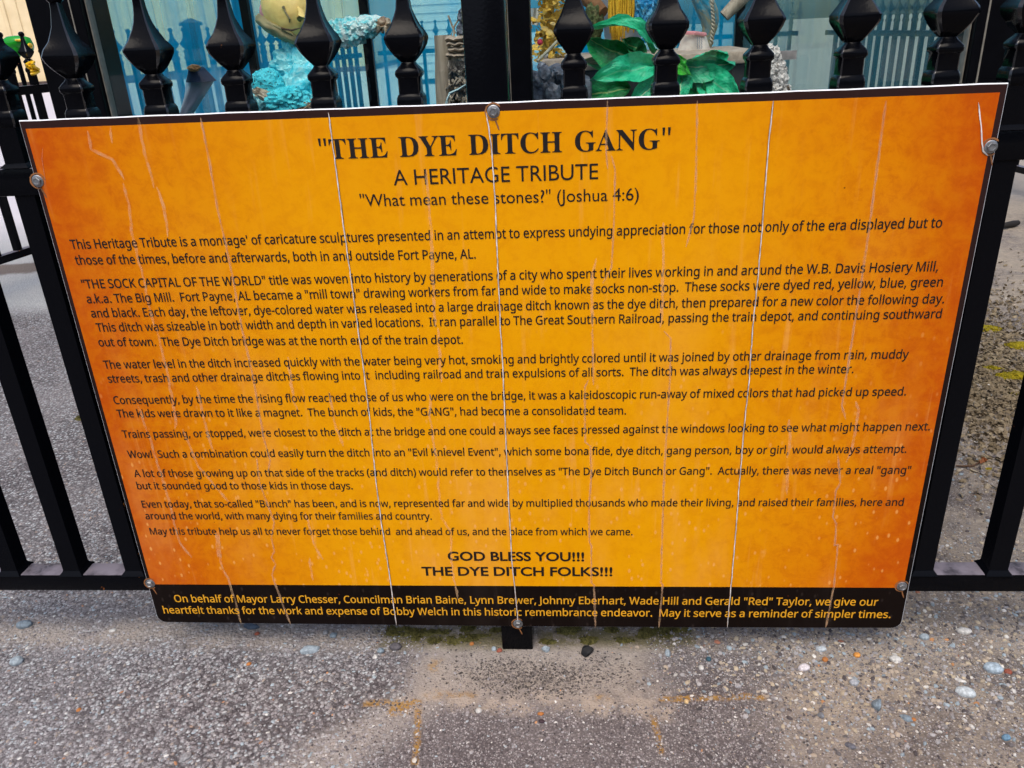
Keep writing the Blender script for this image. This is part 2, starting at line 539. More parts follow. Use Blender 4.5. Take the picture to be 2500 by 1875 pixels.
def finial(x, y, z0, rnd, detail=True):
    """cast collar block, four-edged spear and ball; z0 is the foot of the lower collar"""
    mb = MB()
    b = MB()
    prof = [(0.0137, 0.0), (0.0146, 0.0015), (0.0160, 0.005), (0.0163, 0.010), (0.0158, 0.016), (0.0142, 0.0195), (0.0132, 0.0205),
            (0.0131, 0.038), (0.0140, 0.0395), (0.0153, 0.0410), (0.0156, 0.0440), (0.0152, 0.0465), (0.0125, 0.0500), (0.0092, 0.0535), (0.0080, 0.0560)]
    def ring(h, z, ch, dent):
        pts = []
        c = h * ch + 0.0004
        k = h * (1 - dent)
        for (ax, ay), (tx, ty) in (((0, -1), (1, 0)), ((1, 0), (0, 1)), ((0, 1), (-1, 0)), ((-1, 0), (0, -1))):
            for t, d in ((-(h - c), h), (0.0, k), (h - c, h)):
                pts.append((x + ax * d + tx * t, y + ay * d + ty * t, z))
        return pts
    def edged(rs):
        k0 = len(mb.f)
        mb.rings(rs)
        for q in range((len(rs) - 1) * 12):
            if q % 3 == 2: mb.m[k0 + q] = 1
    edged([ring(h, z0 + z, 0.10, 0.0) for h, z in prof])
    sp = [(0.0080, 0.0562), (0.0098, 0.0583), (0.0142, 0.0640), (0.0186, 0.0705), (0.0215, 0.0758), (0.0230, 0.0795), (0.0235, 0.0823), (0.0231, 0.0850), (0.0219, 0.0878), (0.0200, 0.0908), (0.0173, 0.0947),
          (0.0147, 0.0990), (0.0113, 0.1070), (0.0088, 0.1150), (0.0072, 0.1240), (0.0062, 0.1330), (0.0057, 0.1420)]
    edged([ring(h + rnd.uniform(-0.0004, 0.0004), z0 + z, 0.13, 0.11 if h > 0.009 else 0.02) for h, z in sp])
    n = 12 if detail else 8
    rr = [(0.0062, 0.1415), (0.0082, 0.1432), (0.0108, 0.1465), (0.0120, 0.1515), (0.0112, 0.1565), (0.0082, 0.1608), (0.0035, 0.1632)]
    mb.rings([[(x + r * math.cos(2 * math.pi * k / n), y + r * math.sin(2 * math.pi * k / n), z0 + z) for k in range(n)] for r, z in rr])
    return mb

fence = thing('iron_fence', 'black iron picket fence with spear finials that carries the orange sign', 'fence', (0, 0.0216, 0))
FY = 0.0216
FO = (0, FY, 0)
rnd = random.Random(4)
def fpart(mb, name, smooth=32):
    return unparented_coords(mb, FO).obj(name, PAINT, fence, smooth)
m = MB(); m.box(-0.98, -0.0286, 0.0052, 0.0380, 0.1180, 0.1495, 0, 0.0018); fpart(m, 'bottom_rail')
m = MB(); m.box(0.0224, 0.98, 0.0052, 0.0380, 0.1185, 0.1500, 0, 0.0018); fpart(m, 'bottom_rail')
m = MB(); m.box(-0.98, -0.0286, 0.0052, 0.0380, 0.7620, 0.7970, 0, 0.0018); fpart(m, 'top_rail')
m = MB(); m.box(0.0224, 0.98, 0.0052, 0.0380, 0.7620, 0.7970, 0, 0.0018); fpart(m, 'top_rail')
m = MB(); m.box(-0.0284, 0.0222, 0.0050, 0.0560, -0.05, 1.11, 0, 0.0025); fpart(m, 'post')
m = MB()
bar_profile(m, -0.0031, 0.0305, [(0.030, 1.108), (0.030, 1.122), (0.026, 1.126), (0.012, 1.142), (0.003, 1.150)])
fpart(m, 'post_cap')
PX = [-0.943, -0.836, -0.729, -0.6235, -0.5235, -0.420, -0.3155, -0.2065, -0.0985, 0.1020, 0.2115, 0.3200, 0.4265, 0.5340, 0.6205, 0.7290, 0.836, 0.943]
for i, x in enumerate(PX):
    zr = 0.1495 if x < 0 else 0.1500
    b = fpart(picket_bar(x, FY, zr, 0.848, 0.0137, True, (0.762, 0.797)), 'picket')
    f = unparented_coords(finial(x, FY, 0.8468 + rnd.uniform(-0.001, 0.001), rnd), FO).obj('finial', [PAINT, EDGE], b, 40)

# ------------------------------------------------------------------ fences round the enclosure behind
def far_fence(label, A, B, step=0.1095, post_at=()):
    A, B = Vector(A), Vector(B)
    d = (B - A)
    L = d.length
    d.normalize()
    ang = math.atan2(d.y, d.x)
    root = thing('iron_fence', label, 'fence', (A.x, A.y, 0))
    root.rotation_euler = (0, 0, ang)
    for z0, z1, nm in ((0.118, 0.1495, 'bottom_rail'), (0.762, 0.797, 'top_rail'), (0.853, 0.868, 'collar_rail')):
        m = MB(); m.box(0, L, -0.016, 0.016, z0, z1, 0, 0.0)
        if nm != 'collar_rail': m.obj(nm, PAINT, root)
    proto = picket_bar(0, 0, 0.1495, 0.849, 0.0128, False)
    bar = fin = None
    n = int(L / step)
    for i in range(n):
        px_ = step * (i + 0.5)
        if any(abs(px_ - q) < 0.05 for q in post_at): continue
        if bar is None:
            bar = proto.obj('picket', PAINT, root)
            fin = finial(0, 0, 0.8468, random.Random(1), False).obj('finial', [PAINT, EDGE], bar, 38)
            bar.location = (px_, 0, 0)
        else:
            b2 = bar.copy(); C.objects.link(b2); b2.parent = root; b2.location = (px_, 0, 0)
            f2 = fin.copy(); C.objects.link(f2); f2.parent = b2
    for q in post_at:
        m = MB(); m.box(q - 0.035, q + 0.035, -0.035, 0.035, -0.02, 1.02, 0, 0.003)
        o = m.obj('post', PAINT, root)
        m = MB(); bar_profile(m, q, 0, [(0.044, 1.018), (0.044, 1.032), (0.038, 1.036), (0.008, 1.055)])
        m.obj('post_cap', PAINT, o)
LA, LB = Vector((-2.62, 0.7)), Vector((-1.52, 5.75))
t_post = 0.0
best = None
for k in range(400):
    q = LA.lerp(LB, k / 400)
    P = Vector((q.x, q.y, 1.03)) - CAM
    pc = Rcam.transposed() @ P
    u = PW / 2 + FPX * pc.x / -pc.z
    if best is None or abs(u - 465) < best[0]:
        best = (abs(u - 465), k / 400)
far_fence('black picket fence running back along the left side of the glass case', LA, LB, post_at=(best[1] * (LB - LA).length,))
far_fence('black picket fence closing the yard far behind the glass case', (-1.45, 6.1), (1.95, 6.1), post_at=(1.7,))
far_fence('black picket fence running back on the right, beyond the moss', (2.80, 0.8), (2.12, 5.9), post_at=())

# ------------------------------------------------------------------ the sign
SX, SZ, SA = 0.00079, 0.45418, -0.00438          # centre of the panel and its slight tilt
SW, SH, ST = 1.2, 0.80026, 0.0046
sign = thing('info_sign', 'large orange and amber information sign bolted to the fence, cracked down its laminate', 'sign', (SX, 0, SZ))
sign.rotation_euler = (0, -SA, 0)
def sl(u, v):
    """photograph pixel on the sign face to the panel's own x, z"""
    P = at(u, v, 0.0)
    dx, dz = P.x - SX, P.z - SZ
    ca, sa = math.cos(SA), math.sin(SA)
    return dx * ca + dz * sa, -dx * sa + dz * ca

def panel():
    r = 0.014
    out = [(-SW / 2, SH / 2), ]
    n = 40
    out = [(-SW / 2 + SW * i / n, SH / 2 - 0.0006 * (0.5 + 0.5 * math.sin(i * 1.9))) for i in range(n + 1)]
    for i in range(1, 12):
        out.append((SW / 2, SH / 2 - i * SH / 12.5))
    for k in range(7):
        a = -k * math.pi / 12
        out.append((SW / 2 - r + r * math.cos(a), -SH / 2 + r + r * math.sin(a)))
    for i in range(1, n):
        t = i / n
        out.append((SW / 2 - r - (SW - 2 * r) * t, -SH / 2 - 0.0025 * math.sin(math.pi * t)))
    for k in range(7):
        a = -math.pi / 2 - k * math.pi / 12
        out.append((-SW / 2 + r + r * math.cos(a), -SH / 2 + r + r * math.sin(a)))
    for i in range(1, 12):
        out.append((-SW / 2, -SH / 2 + i * SH / 12.5))
    N = len(out)
    mb = MB()
    cx = 0.0011
    inner = [(x - math.copysign(cx, x) * (abs(x) > SW / 2 - 0.02), z - math.copysign(cx, z) * (abs(z) > SH / 2 - 0.02)) for x, z in out]
    v = [(x, 0, z) for x, z in inner] + [(x, 0.0012, z) for x, z in out] + [(x, ST, z) for x, z in out]
    mb.add(v[:N], [tuple(range(N))], 0)
    q = [(i, i + N, (i + 1) % N + N, (i + 1) % N) for i in range(N)]
    q2 = [(i + N, i + 2 * N, (i + 1) % N + 2 * N, (i + 1) % N + N) for i in range(N)]
    mb.add(v, q + q2, 1)
    mb.add([(x, ST, z) for x, z in out], [tuple(reversed(range(N)))], 1)
    return mb.obj('panel', [SIGN, CORE], sign)
panel()

BODY = """
!216/131,161 85,161 65,573 151,573/58,43 61,69 72,85 88,94 107,97 126,94 142,85 153,69 157,43 153,18 142,2 126,-8 107,-11 88,-8 72,2 61,18
"327/128,573 112,366 68,366 52,573/275,573 259,366 215,366 199,573
'180/128,573 112,366 68,366 52,573
(241/32,220 35,285 45,348 60,409 83,468 113,522 150,573 217,573 167,493 132,407 111,315 103,221 107,159 116,98 132,38 154,-20 182,-75 216,-127 150,-127 113,-77 83,-24 60,34 45,94 35,156
)241/209,220 205,156 196,94 180,34 158,-24 128,-77 91,-127 25,-127 59,-75 87,-20 108,38 124,98 134,159 137,221 134,283 124,346 108,406 87,465 59,521 24,573 91,573 128,522 158,468 180,409 196,348 205,285
,215/154,84 136,23 111,-42 85,-103 33,-103 49,-38 63,31 73,93 148,93
-258/32,184 32,246 226,246 226,184
.215/58,43 61,69 72,85 88,94 107,97 126,94 142,85 153,69 157,43 153,18 142,2 126,-8 107,-11 88,-8 72,2 61,18
A512/437,0 368,177 141,177 73,0 0,0 224,575 289,575 512,0/282,415 274,438 263,473 255,500 247,468 238,438 230,415 165,241 346,241
B521/241,573 336,565 404,541 445,497 459,431 456,399 446,371 431,347 409,328 382,313 350,304 350,300 415,279 441,261 461,236 474,203 478,163 472,115 454,74 425,42 385,19 337,5 279,0 78,0 78,573/256,329 318,335 357,352 377,382 384,423 376,463 351,490 308,506 245,511 150,511 150,329/150,269 150,61 265,61 330,68 371,91 394,125 401,168 398,197 388,221 370,241 344,256 307,266 260,269
C507/323,517 280,513 241,502 206,482 178,456 155,423 139,383 129,337 125,286 131,220 147,164 175,117 213,83 262,62 322,55 394,62 460,78 460,15 393,-2 312,-8 232,1 166,28 115,72 78,131 56,203 49,287 53,349 67,406 89,456 120,499 159,534 206,559 261,575 324,581 409,572 482,547 453,486 394,508
D585/536,292 528,203 501,131 457,74 399,33 325,8 237,0 78,0 78,573 254,573 335,565 404,540 460,501 502,446 528,377/460,289 454,359 435,415 404,457 361,487 308,505 244,511 150,511 150,62 228,62 329,76 402,119 446,190
E446/398,0 78,0 78,573 398,573 398,509 150,509 150,330 383,330 383,268 150,268 150,63 398,63
F416/150,0 78,0 78,573 398,573 398,509 150,509 150,306 383,306 383,243 150,243
G584/326,302 524,302 524,22 431,-1 323,-8 241,1 173,28 120,71 81,130 57,202 49,286 58,370 84,442 127,500 186,544 259,571 346,581 437,572 516,547 489,484 421,508 342,517 278,510 225,489 181,455 150,409 131,353 124,286 130,222 146,166 175,119 216,84 270,62 340,55 404,59 452,68 452,238 326,238
H594/516,0 443,0 443,267 150,267 150,0 78,0 78,573 150,573 150,330 443,330 443,573 516,573
I272/239,0 32,0 32,42 99,57 99,515 32,531 32,573 239,573 239,531 172,515 172,57 239,42
J219/-3,-152 -37,-150 -63,-142 -63,-81 -35,-87 -5,-89 33,-81 50,-70 63,-53 71,-29 74,3 74,573 146,573 146,9 141,-42 128,-82 105,-113 75,-135 39,-148
K496/496,0 411,0 209,273 150,222 150,0 78,0 78,573 150,573 150,290 199,345 249,399 403,573 488,573 261,323
L420/78,0 78,573 150,573 150,64 400,64 400,0
M727/330,0 142,502 139,502 142,461 144,407 144,347 144,0 78,0 78,573 184,573 361,103 364,103 544,573 650,573 650,0 578,0 578,352 579,408 581,460 584,501 581,501 390,0
N609/532,0 447,0 141,476 138,476 141,432 143,378 144,320 144,0 78,0 78,573 161,573 467,99 470,99 468,137 466,193 464,249 464,573 532,573
O626/577,287 573,224 561,166 540,116 510,73 473,38 428,13 375,-3 314,-8 251,-3 196,13 151,39 114,73 85,116 65,167 53,224 49,288 56,370 78,442 114,500 166,545 232,572 314,581 393,572 459,545 510,501 547,442 570,370/125,287 130,220 145,163 171,117 207,83 255,62 314,55 373,62 420,83 456,117 481,163 496,220 501,287 490,384 456,457 398,503 314,518 255,511 207,490 171,457 145,411 130,354
P485/229,573 326,562 393,528 431,475 444,404 433,336 417,306 395,278 364,255 324,238 275,227 216,223 150,223 150,0 78,0 78,573/223,511 150,511 150,285 208,285 258,288 298,296 330,311 352,334 365,363 370,401 361,449 334,484 289,504
R499/236,573 301,568 353,555 393,532 422,500 439,460 444,410 440,368 427,334 408,306 385,285 330,257 487,0 403,0 264,237 150,237 150,0 78,0 78,573/232,510 150,510 150,298 236,298 296,304 338,325 362,359 370,407 366,440 355,467 336,486 310,500 275,507
S440/403,153 396,106 378,66 348,35 307,11 257,-3 198,-8 137,-5 83,4 41,19 41,88 113,65 201,55 240,57 273,66 298,79 316,98 327,120 330,147 327,173 318,194 302,213 277,230 196,265 131,294 85,330 57,375 48,435 54,477 71,513 99,542 136,563 180,576 231,581 318,572 389,549 366,487 302,508 229,517 196,515 169,507 148,494 133,478 124,457 121,434 124,407 133,386 149,367 172,351 246,318 332,279 362,255 385,228 398,194
T446/259,0 187,0 187,509 8,509 8,573 437,573 437,509 259,509
W746/735,573 583,0 510,0 399,375 389,410 380,443 373,471 370,488 367,471 361,443 352,409 342,373 234,0 161,0 10,573 85,573 174,223 183,186 190,151 196,118 201,87 206,119 213,154 222,191 232,227 333,573 407,573 512,225 523,187 532,151 538,117 544,87 550,129 560,175 572,224 660,573
a450/231,437 299,428 347,403 376,358 385,293 385,0 334,0 320,61 317,61 279,22 234,-1 172,-8 136,-5 103,6 75,23 55,48 41,80 37,119 50,176 87,219 152,245 243,257 316,259 316,285 310,330 293,359 265,375 227,380 163,370 106,347 84,400 151,426/252,208 184,200 141,182 118,155 110,119 115,87 132,66 157,53 188,49 238,56 279,79 306,117 315,172 315,210
b493/139,461 138,410 135,373 139,373 161,398 189,419 226,432 272,437 344,423 401,381 437,312 449,215 444,147 427,91 400,48 365,17 322,-2 272,-8 226,-3 189,10 161,31 139,55 133,55 119,0 68,0 68,609 139,609/260,379 219,374 188,361 165,339 150,308 142,268 139,217 139,214 145,144 165,93 202,61 261,51 312,61 348,93 369,145 376,216 369,287 348,338 311,368
c385/241,-8 187,-2 139,15 99,45 69,87 50,143 44,213 51,284 71,342 102,385 142,415 191,432 245,438 309,431 358,415 337,356 292,370 244,376 204,371 172,358 148,335 131,303 120,263 117,213 120,166 131,126 148,94 172,71 202,58 240,53 302,60 351,78 351,15 304,-2
d493/221,-8 148,6 92,48 56,117 44,214 56,311 93,381 149,424 221,438 280,429 323,407 354,374 359,374 356,405 354,438 354,609 425,609 425,0 368,0 358,58 354,58 323,24 279,1/232,51 290,60 328,88 348,135 355,200 355,213 349,284 329,336 291,369 231,379 181,368 146,334 124,281 117,213 124,144 146,93 181,61
e452/234,438 286,432 329,414 364,385 390,346 406,299 411,244 411,201 117,201 127,137 154,90 197,62 254,52 327,60 392,82 392,20 327,-1 251,-8 194,-2 143,17 101,48 70,91 51,146 44,212 50,277 68,333 96,378 134,411 181,431/233,380 188,372 154,348 130,309 119,257 338,257 335,292 326,322 312,346 292,364 266,376
f276/266,375 158,375 158,0 87,0 87,375 12,375 12,408 87,432 87,457 92,507 104,547 124,577 152,597 186,609 227,613 274,609 310,599 292,544 262,552 228,556 197,550 175,532 162,502 158,458 158,430 266,430
g493/221,438 261,434 297,422 329,402 355,373 359,373 369,430 425,430 425,-7 420,-63 404,-109 378,-146 341,-172 293,-187 233,-192 147,-186 78,-165 78,-100 149,-125 237,-134 286,-126 324,-101 347,-63 355,-13 355,4 356,32 358,57 354,57 329,28 299,8 263,-4 221,-8 147,7 91,51 56,121 44,214 56,306 91,377 147,423/230,379 197,374 169,359 147,336 130,303 120,262 117,213 124,143 146,92 182,60 232,50 288,58 309,69 326,85 349,131 356,197 356,214 353,267 343,309 326,340 302,362 270,374
h496/139,431 138,399 135,370 140,370 174,407 221,429 273,437 321,433 360,421 391,400 413,370 426,330 431,280 431,0 361,0 361,275 355,321 338,353 308,372 265,379 222,374 189,360 166,338 150,308 142,269 139,222 139,0 68,0 68,609 139,609
i207/139,430 139,0 68,0 68,430/104,591 133,580 142,566 145,546 142,526 133,512 104,501 88,504 75,512 66,526 63,546 66,566 75,580 88,588
j207/18,-192 -18,-190 -44,-183 -44,-126 -19,-132 9,-134 32,-130 51,-120 64,-100 68,-67 68,430 139,430 139,-64 136,-101 126,-133 110,-159 87,-177 56,-189/63,546 66,566 75,580 88,588 104,591 133,580 142,566 145,546 142,526 133,512 104,501 88,504 75,512 66,526
k428/138,291 137,257 135,221 138,221 152,240 172,264 189,285 326,430 409,430 235,246 421,0 336,0 187,200 138,158 138,0 68,0 68,609 138,609
l207/139,0 68,0 68,609 139,609
m750/540,438 603,429 649,401 676,352 685,280 685,0 615,0 615,277 610,321 594,353 567,372 528,379 474,369 438,342 418,298 411,237 411,0 342,0 342,277 332,333 320,353 303,367 281,376 253,379 215,374 185,360 164,338 150,308 141,269 139,223 139,0 68,0 68,430 125,430 136,371 140,371 173,409 217,431 266,438 312,433 349,420 378,398 398,366 402,366 427,398 461,420 499,433
n496/275,438 343,429 391,401 421,352 431,280 431,0 361,0 361,275 355,321 338,353 308,372 265,379 204,368 166,338 146,289 139,223 139,0 68,0 68,430 125,430 136,371 140,371 175,409 222,431
o485/442,216 438,165 428,121 411,82 388,51 359,25 324,7 285,-4 241,-8 200,-4 163,7 129,25 100,51 77,82 59,121 48,165 44,216 50,282 68,336 97,380 137,412 186,431 244,438 299,431 347,412 387,380 417,336 436,282/117,216 120,169 130,128 147,95 172,71 203,56 243,51 282,56 314,71 339,95 356,128 366,169 369,216 365,263 355,303 338,335 314,359 282,374 242,379 185,368 147,335 124,284
p493/273,438 344,424 401,383 437,313 449,216 444,148 427,93 401,49 365,17 322,-2 272,-8 213,1 170,24 139,55 134,55 137,20 139,-16 139,-192 68,-192 68,430 126,430 136,371 139,371 170,405 213,429/260,379 221,374 190,362 167,342 152,313 142,275 139,229 139,216 142,167 150,126 165,93 188,70 220,55 261,51 297,56 326,72 348,98 364,131 373,171 376,217 369,283 348,334 311,367
q493/354,-9 355,25 358,58 354,58 332,32 303,11 266,-3 219,-8 148,6 93,48 56,117 44,214 50,282 67,338 93,381 129,413 172,432 221,438 267,433 304,419 333,397 355,371 358,371 369,430 425,430 425,-192 354,-192/233,51 272,55 304,67 327,87 342,116 352,153 355,199 355,213 348,285 328,337 290,369 231,379 181,368 145,334 124,281 117,213 124,145 146,93 182,61
r331/269,438 295,437 319,433 310,368 287,372 264,374 217,363 176,334 149,289 139,229 139,0 68,0 68,430 126,430 134,351 137,351 170,395 214,426 240,435
s384/348,119 343,80 327,49 302,24 268,6 226,-4 176,-8 99,-1 42,19 42,83 104,60 178,49 224,53 256,66 274,86 280,112 271,141 239,167 174,196 103,228 76,245 57,266 45,292 41,324 52,372 85,408 137,430 202,438 275,430 339,409 315,353 258,372 197,380 159,377 131,366 114,350 108,328 119,298 154,274 219,246 289,215 314,197 333,176 344,150
t289/212,50 245,53 272,59 272,5 240,-4 200,-8 167,-5 138,4 112,20 91,44 78,79 74,125 74,375 13,375 13,409 75,437 103,528 144,528 144,430 269,430 269,375 144,375 144,127 149,93 163,69 185,54
u496/427,430 427,0 370,0 359,57 356,57 321,20 273,-1 220,-8 173,-4 134,8 103,29 81,59 68,99 63,148 63,430 135,430 135,153 141,108 158,76 188,57 230,51 273,55 306,69 330,91 345,121 354,160 357,206 357,430
v407/163,0 0,430 75,430 167,176 180,137 193,96 201,63 204,63 214,96 227,138 241,176 332,430 407,430 244,0
w630/346,243 336,276 328,308 321,335 316,357 313,357 308,335 302,307 294,275 284,242 207,1 127,1 9,431 82,431 141,201 153,154 163,109 169,73 172,73 178,97 185,128 193,160 201,188 277,431 354,431 428,188 440,149 451,109 457,74 460,74 466,108 477,153 489,201 549,431 621,431 502,1 419,1
x424/170,220 22,430 102,430 213,268 322,430 402,430 253,220 410,0 330,0 213,172 94,0 14,0
y409/1,430 76,430 169,185 184,144 196,105 205,68 209,68 224,121 245,186 333,430 409,430 224,-59 188,-130 165,-156 138,-176 106,-188 67,-192 34,-190 9,-186 9,-130 30,-133 56,-135 99,-126 130,-99 152,-59 174,-2
z377/346,0 31,0 31,47 262,375 45,375 45,430 340,430 340,377 112,55 346,55
"""
TITLE = """
"274/180,306 167,480 230,480 217,306/57,306 44,480 107,480 94,306
A437/-9,0 -9,18 9,21 24,30 49,75 206,466 224,465 384,87 411,34 425,22 443,18 443,0 229,0 229,18 270,25 283,46 273,81 253,132 103,132 79,71 76,59 75,48 87,26 124,18 128,18 128,0/113,161 242,161 177,319
C468/257,-11 193,-3 137,20 91,56 56,104 34,162 26,228 34,294 56,351 92,399 139,435 195,458 259,465 309,459 367,440 388,435 408,443 419,465 437,465 437,308 420,308 392,364 356,407 313,434 265,443 212,430 174,389 151,321 144,226 152,138 177,74 219,36 278,24 318,29 358,45 395,71 428,106 447,89 409,45 365,14 314,-5
D496/20,0 20,17 47,21 63,30 71,46 74,75 74,374 71,407 61,426 43,435 15,439 15,455 222,455 328,441 405,396 452,325 468,228 453,128 408,57 333,14 228,0/222,24 279,37 319,75 343,139 351,229 343,318 319,382 279,420 223,433 202,431 190,423 182,385 182,72 190,34 202,27
E442/14,0 14,17 44,20 62,30 72,48 75,78 75,369 72,405 62,425 44,435 16,439 16,455 399,455 399,320 383,320 369,373 340,406 295,424 232,430 200,428 186,417 183,388 183,246 193,246 232,252 259,269 277,300 288,345 304,345 304,118 287,118 273,181 259,201 241,213 185,222 183,222 183,67 185,47 192,35 230,28 276,30 313,39 345,53 371,75 393,105 411,143 430,143 402,0
G508/268,-10 200,-3 141,19 93,55 57,103 35,161 28,229 35,295 57,352 93,399 139,435 195,458 257,465 311,459 369,441 388,436 406,443 419,465 437,465 437,308 420,308 403,346 382,379 357,406 329,426 299,439 267,443 214,430 176,389 153,322 146,228 154,135 180,67 221,26 275,13 308,16 328,27 339,45 343,71 343,128 339,154 329,170 309,179 275,182 275,198 500,198 500,182 473,179 457,171 449,155 446,128 446,29 357,0
H523/15,0 15,17 45,22 62,32 72,50 75,81 75,379 71,406 62,424 44,434 16,439 16,455 242,455 242,439 204,432 187,415 182,379 182,251 342,251 342,379 337,415 320,432 282,439 282,455 507,455 507,439 478,434 461,424 452,407 449,379 449,81 452,52 461,33 478,22 507,17 507,0 282,0 282,17 311,21 329,31 339,49 342,81 342,221 182,221 182,81 185,50 194,32 212,22 242,17 242,0
I261/13,0 13,17 42,23 61,32 72,49 75,75 75,387 72,412 63,427 45,435 13,439 13,455 244,455 244,439 214,435 196,427 186,412 183,387 183,77 187,44 206,26 246,17 246,0
N494/403,-11 107,350 107,79 110,49 119,31 136,21 167,17 167,0 18,0 18,17 54,23 71,41 76,79 76,388 36,433 18,439 18,455 156,455 391,169 391,377 386,414 369,431 331,439 331,455 480,455 480,439 450,434 433,425 425,407 422,377 422,-11
T423/92,0 92,17 123,21 142,31 152,50 156,81 156,433 149,433 102,426 65,403 41,367 29,318 11,318 11,455 410,455 410,317 394,317 381,368 357,404 319,426 269,433 263,433 263,81 267,49 276,30 296,21 328,17 328,0
Y426/101,0 101,17 131,22 148,32 157,50 161,81 161,179 46,387 29,414 14,429 1,435 -13,438 -13,455 207,455 207,438 195,438 167,432 156,416 164,392 248,226 333,366 349,408 336,430 298,438 295,438 295,455 439,455 439,438 409,424 383,392 268,203 268,81 271,50 280,32 298,22 328,17 328,0
"""
def parse(s):
    d = {}
    for ln in s.strip('\n').split('\n'):
        ch = ln[0]
        p = ln[1:].split('/')
        d[ch] = (int(p[0]) / 1000, [[tuple(int(q) / 1000 for q in pt.split(',')) for pt in c.split(' ')] for c in p[1:]])
    return d
FB, FT = parse(BODY), parse(TITLE)

def outline_text(txt, font, space):
    """contours of a line of lettering, cap height about 0.57 / 0.48, from (0, 0)"""
    x = 0.0
    cs = []
    for ch in txt:
        if ch == ' ':
            x += space
            continue
        a, con = font[ch]
        cs.append((x, con))
        x += a
    return cs

def embolden(contours, d):
    """every contour pushed outward by d, corners limited"""
    if not d: return contours
    res = []
    for c in contours:
        k = [c[0]]
        for p in c[1:]:
            if math.hypot(p[0] - k[-1][0], p[1] - k[-1][1]) > 0.011: k.append(p)
        if len(k) > 3 and math.hypot(k[0][0] - k[-1][0], k[0][1] - k[-1][1]) < 0.011: k.pop()
        c = k
        n = len(c)
        o = []
        for i in range(n):
            p, a, b = Vector(c[i]), Vector(c[i - 1]), Vector(c[(i + 1) % n])
            e1, e2 = (p - a), (b - p)
            if e1.length < 1e-7 or e2.length < 1e-7:
                o.append(tuple(p)); continue
            e1.normalize(); e2.normalize()
            n1, n2 = Vector((-e1.y, e1.x)), Vector((-e2.y, e2.x))
            m_ = n1 + n2
            if m_.length < 0.3:
                o.append(tuple(p + n1 * d)); continue
            m_ = m_ / m_.length
            o.append(tuple(p + m_ * d / max(0.6, m_.dot(n1))))
        res.append(o)
    return res

def fill(contours):
    # one glyph: outlines with the holes that lie in them, triangulated
    ar = [sum(a[0] * b[1] - b[0] * a[1] for a, b in zip(c, c[1:] + c[:1])) for c in contours]
    sg = 1 if ar[max(range(len(ar)), key=lambda i: abs(ar[i]))] > 0 else -1
    outer = [c for c, a in zip(contours, ar) if a * sg > 0]
    holes = [c for c, a in zip(contours, ar) if a * sg <= 0]
    V, F = [], []
    for o in outer:
        xs, ys = [p[0] for p in o], [p[1] for p in o]
        mine = [h for h in holes if min(xs) <= h[0][0] <= max(xs) and min(ys) <= h[0][1] <= max(ys)]
        loops = [[Vector((p[0] * 100, p[1] * 100, 0)) for p in c] for c in [o] + mine]
        n = len(V)
        flat = [p for c in [o] + mine for p in c]
        V += flat
        for t in tessellate_polygon(loops):
            a, b, c = (flat[i] for i in t)
            if (b[0] - a[0]) * (c[1] - a[1]) - (b[1] - a[1]) * (c[0] - a[0]) < 0: t = t[::-1]
            F.append(tuple(i + n for i in t))
    return V, F

def grow(contours):
    """sign that pushes an outline outward"""
    ar = [sum(a[0] * b[1] - b[0] * a[1] for a, b in zip(c, c[1:] + c[:1])) for c in contours]
    return -1 if ar[max(range(len(ar)), key=lambda i: abs(ar[i]))] > 0 else 1

def set_line(glyphs, off):
    """glyphs: (x, contours); neighbours lie a hair apart in depth so that touching letters do not share a plane"""
    V, F = [], []
    for i, (x, cs) in enumerate(glyphs):
        for q in (off, off * 0.6, off * 0.3, 0):
            ec = embolden(cs, q * grow(cs))
            v, f = fill(ec)
            want = abs(sum(sum(a[0] * b[1] - b[0] * a[1] for a, b in zip(c, c[1:] + c[:1])) for c in ec))
            got = sum(abs((v[b][0] - v[a][0]) * (v[c][1] - v[a][1]) - (v[b][1] - v[a][1]) * (v[c][0] - v[a][0])) for a, b, c in f)
            if abs(got / want - 1) < 0.01: break
        n = len(V)
        V += [(a + x, b, (i % 3) * 0.00006) for a, b in v]
        F += [tuple(q + n for q in t) for t in f]
    return np.array(V), F

def builtin_text(txt, off):
    """a line set in Blender's built-in face"""
    gl, x = [], 0.0
    for ch in txt:
        cs, adv = builtin_glyph(ch)
        if cs: gl.append((x, cs))
        x += adv
    return set_line(gl, off)

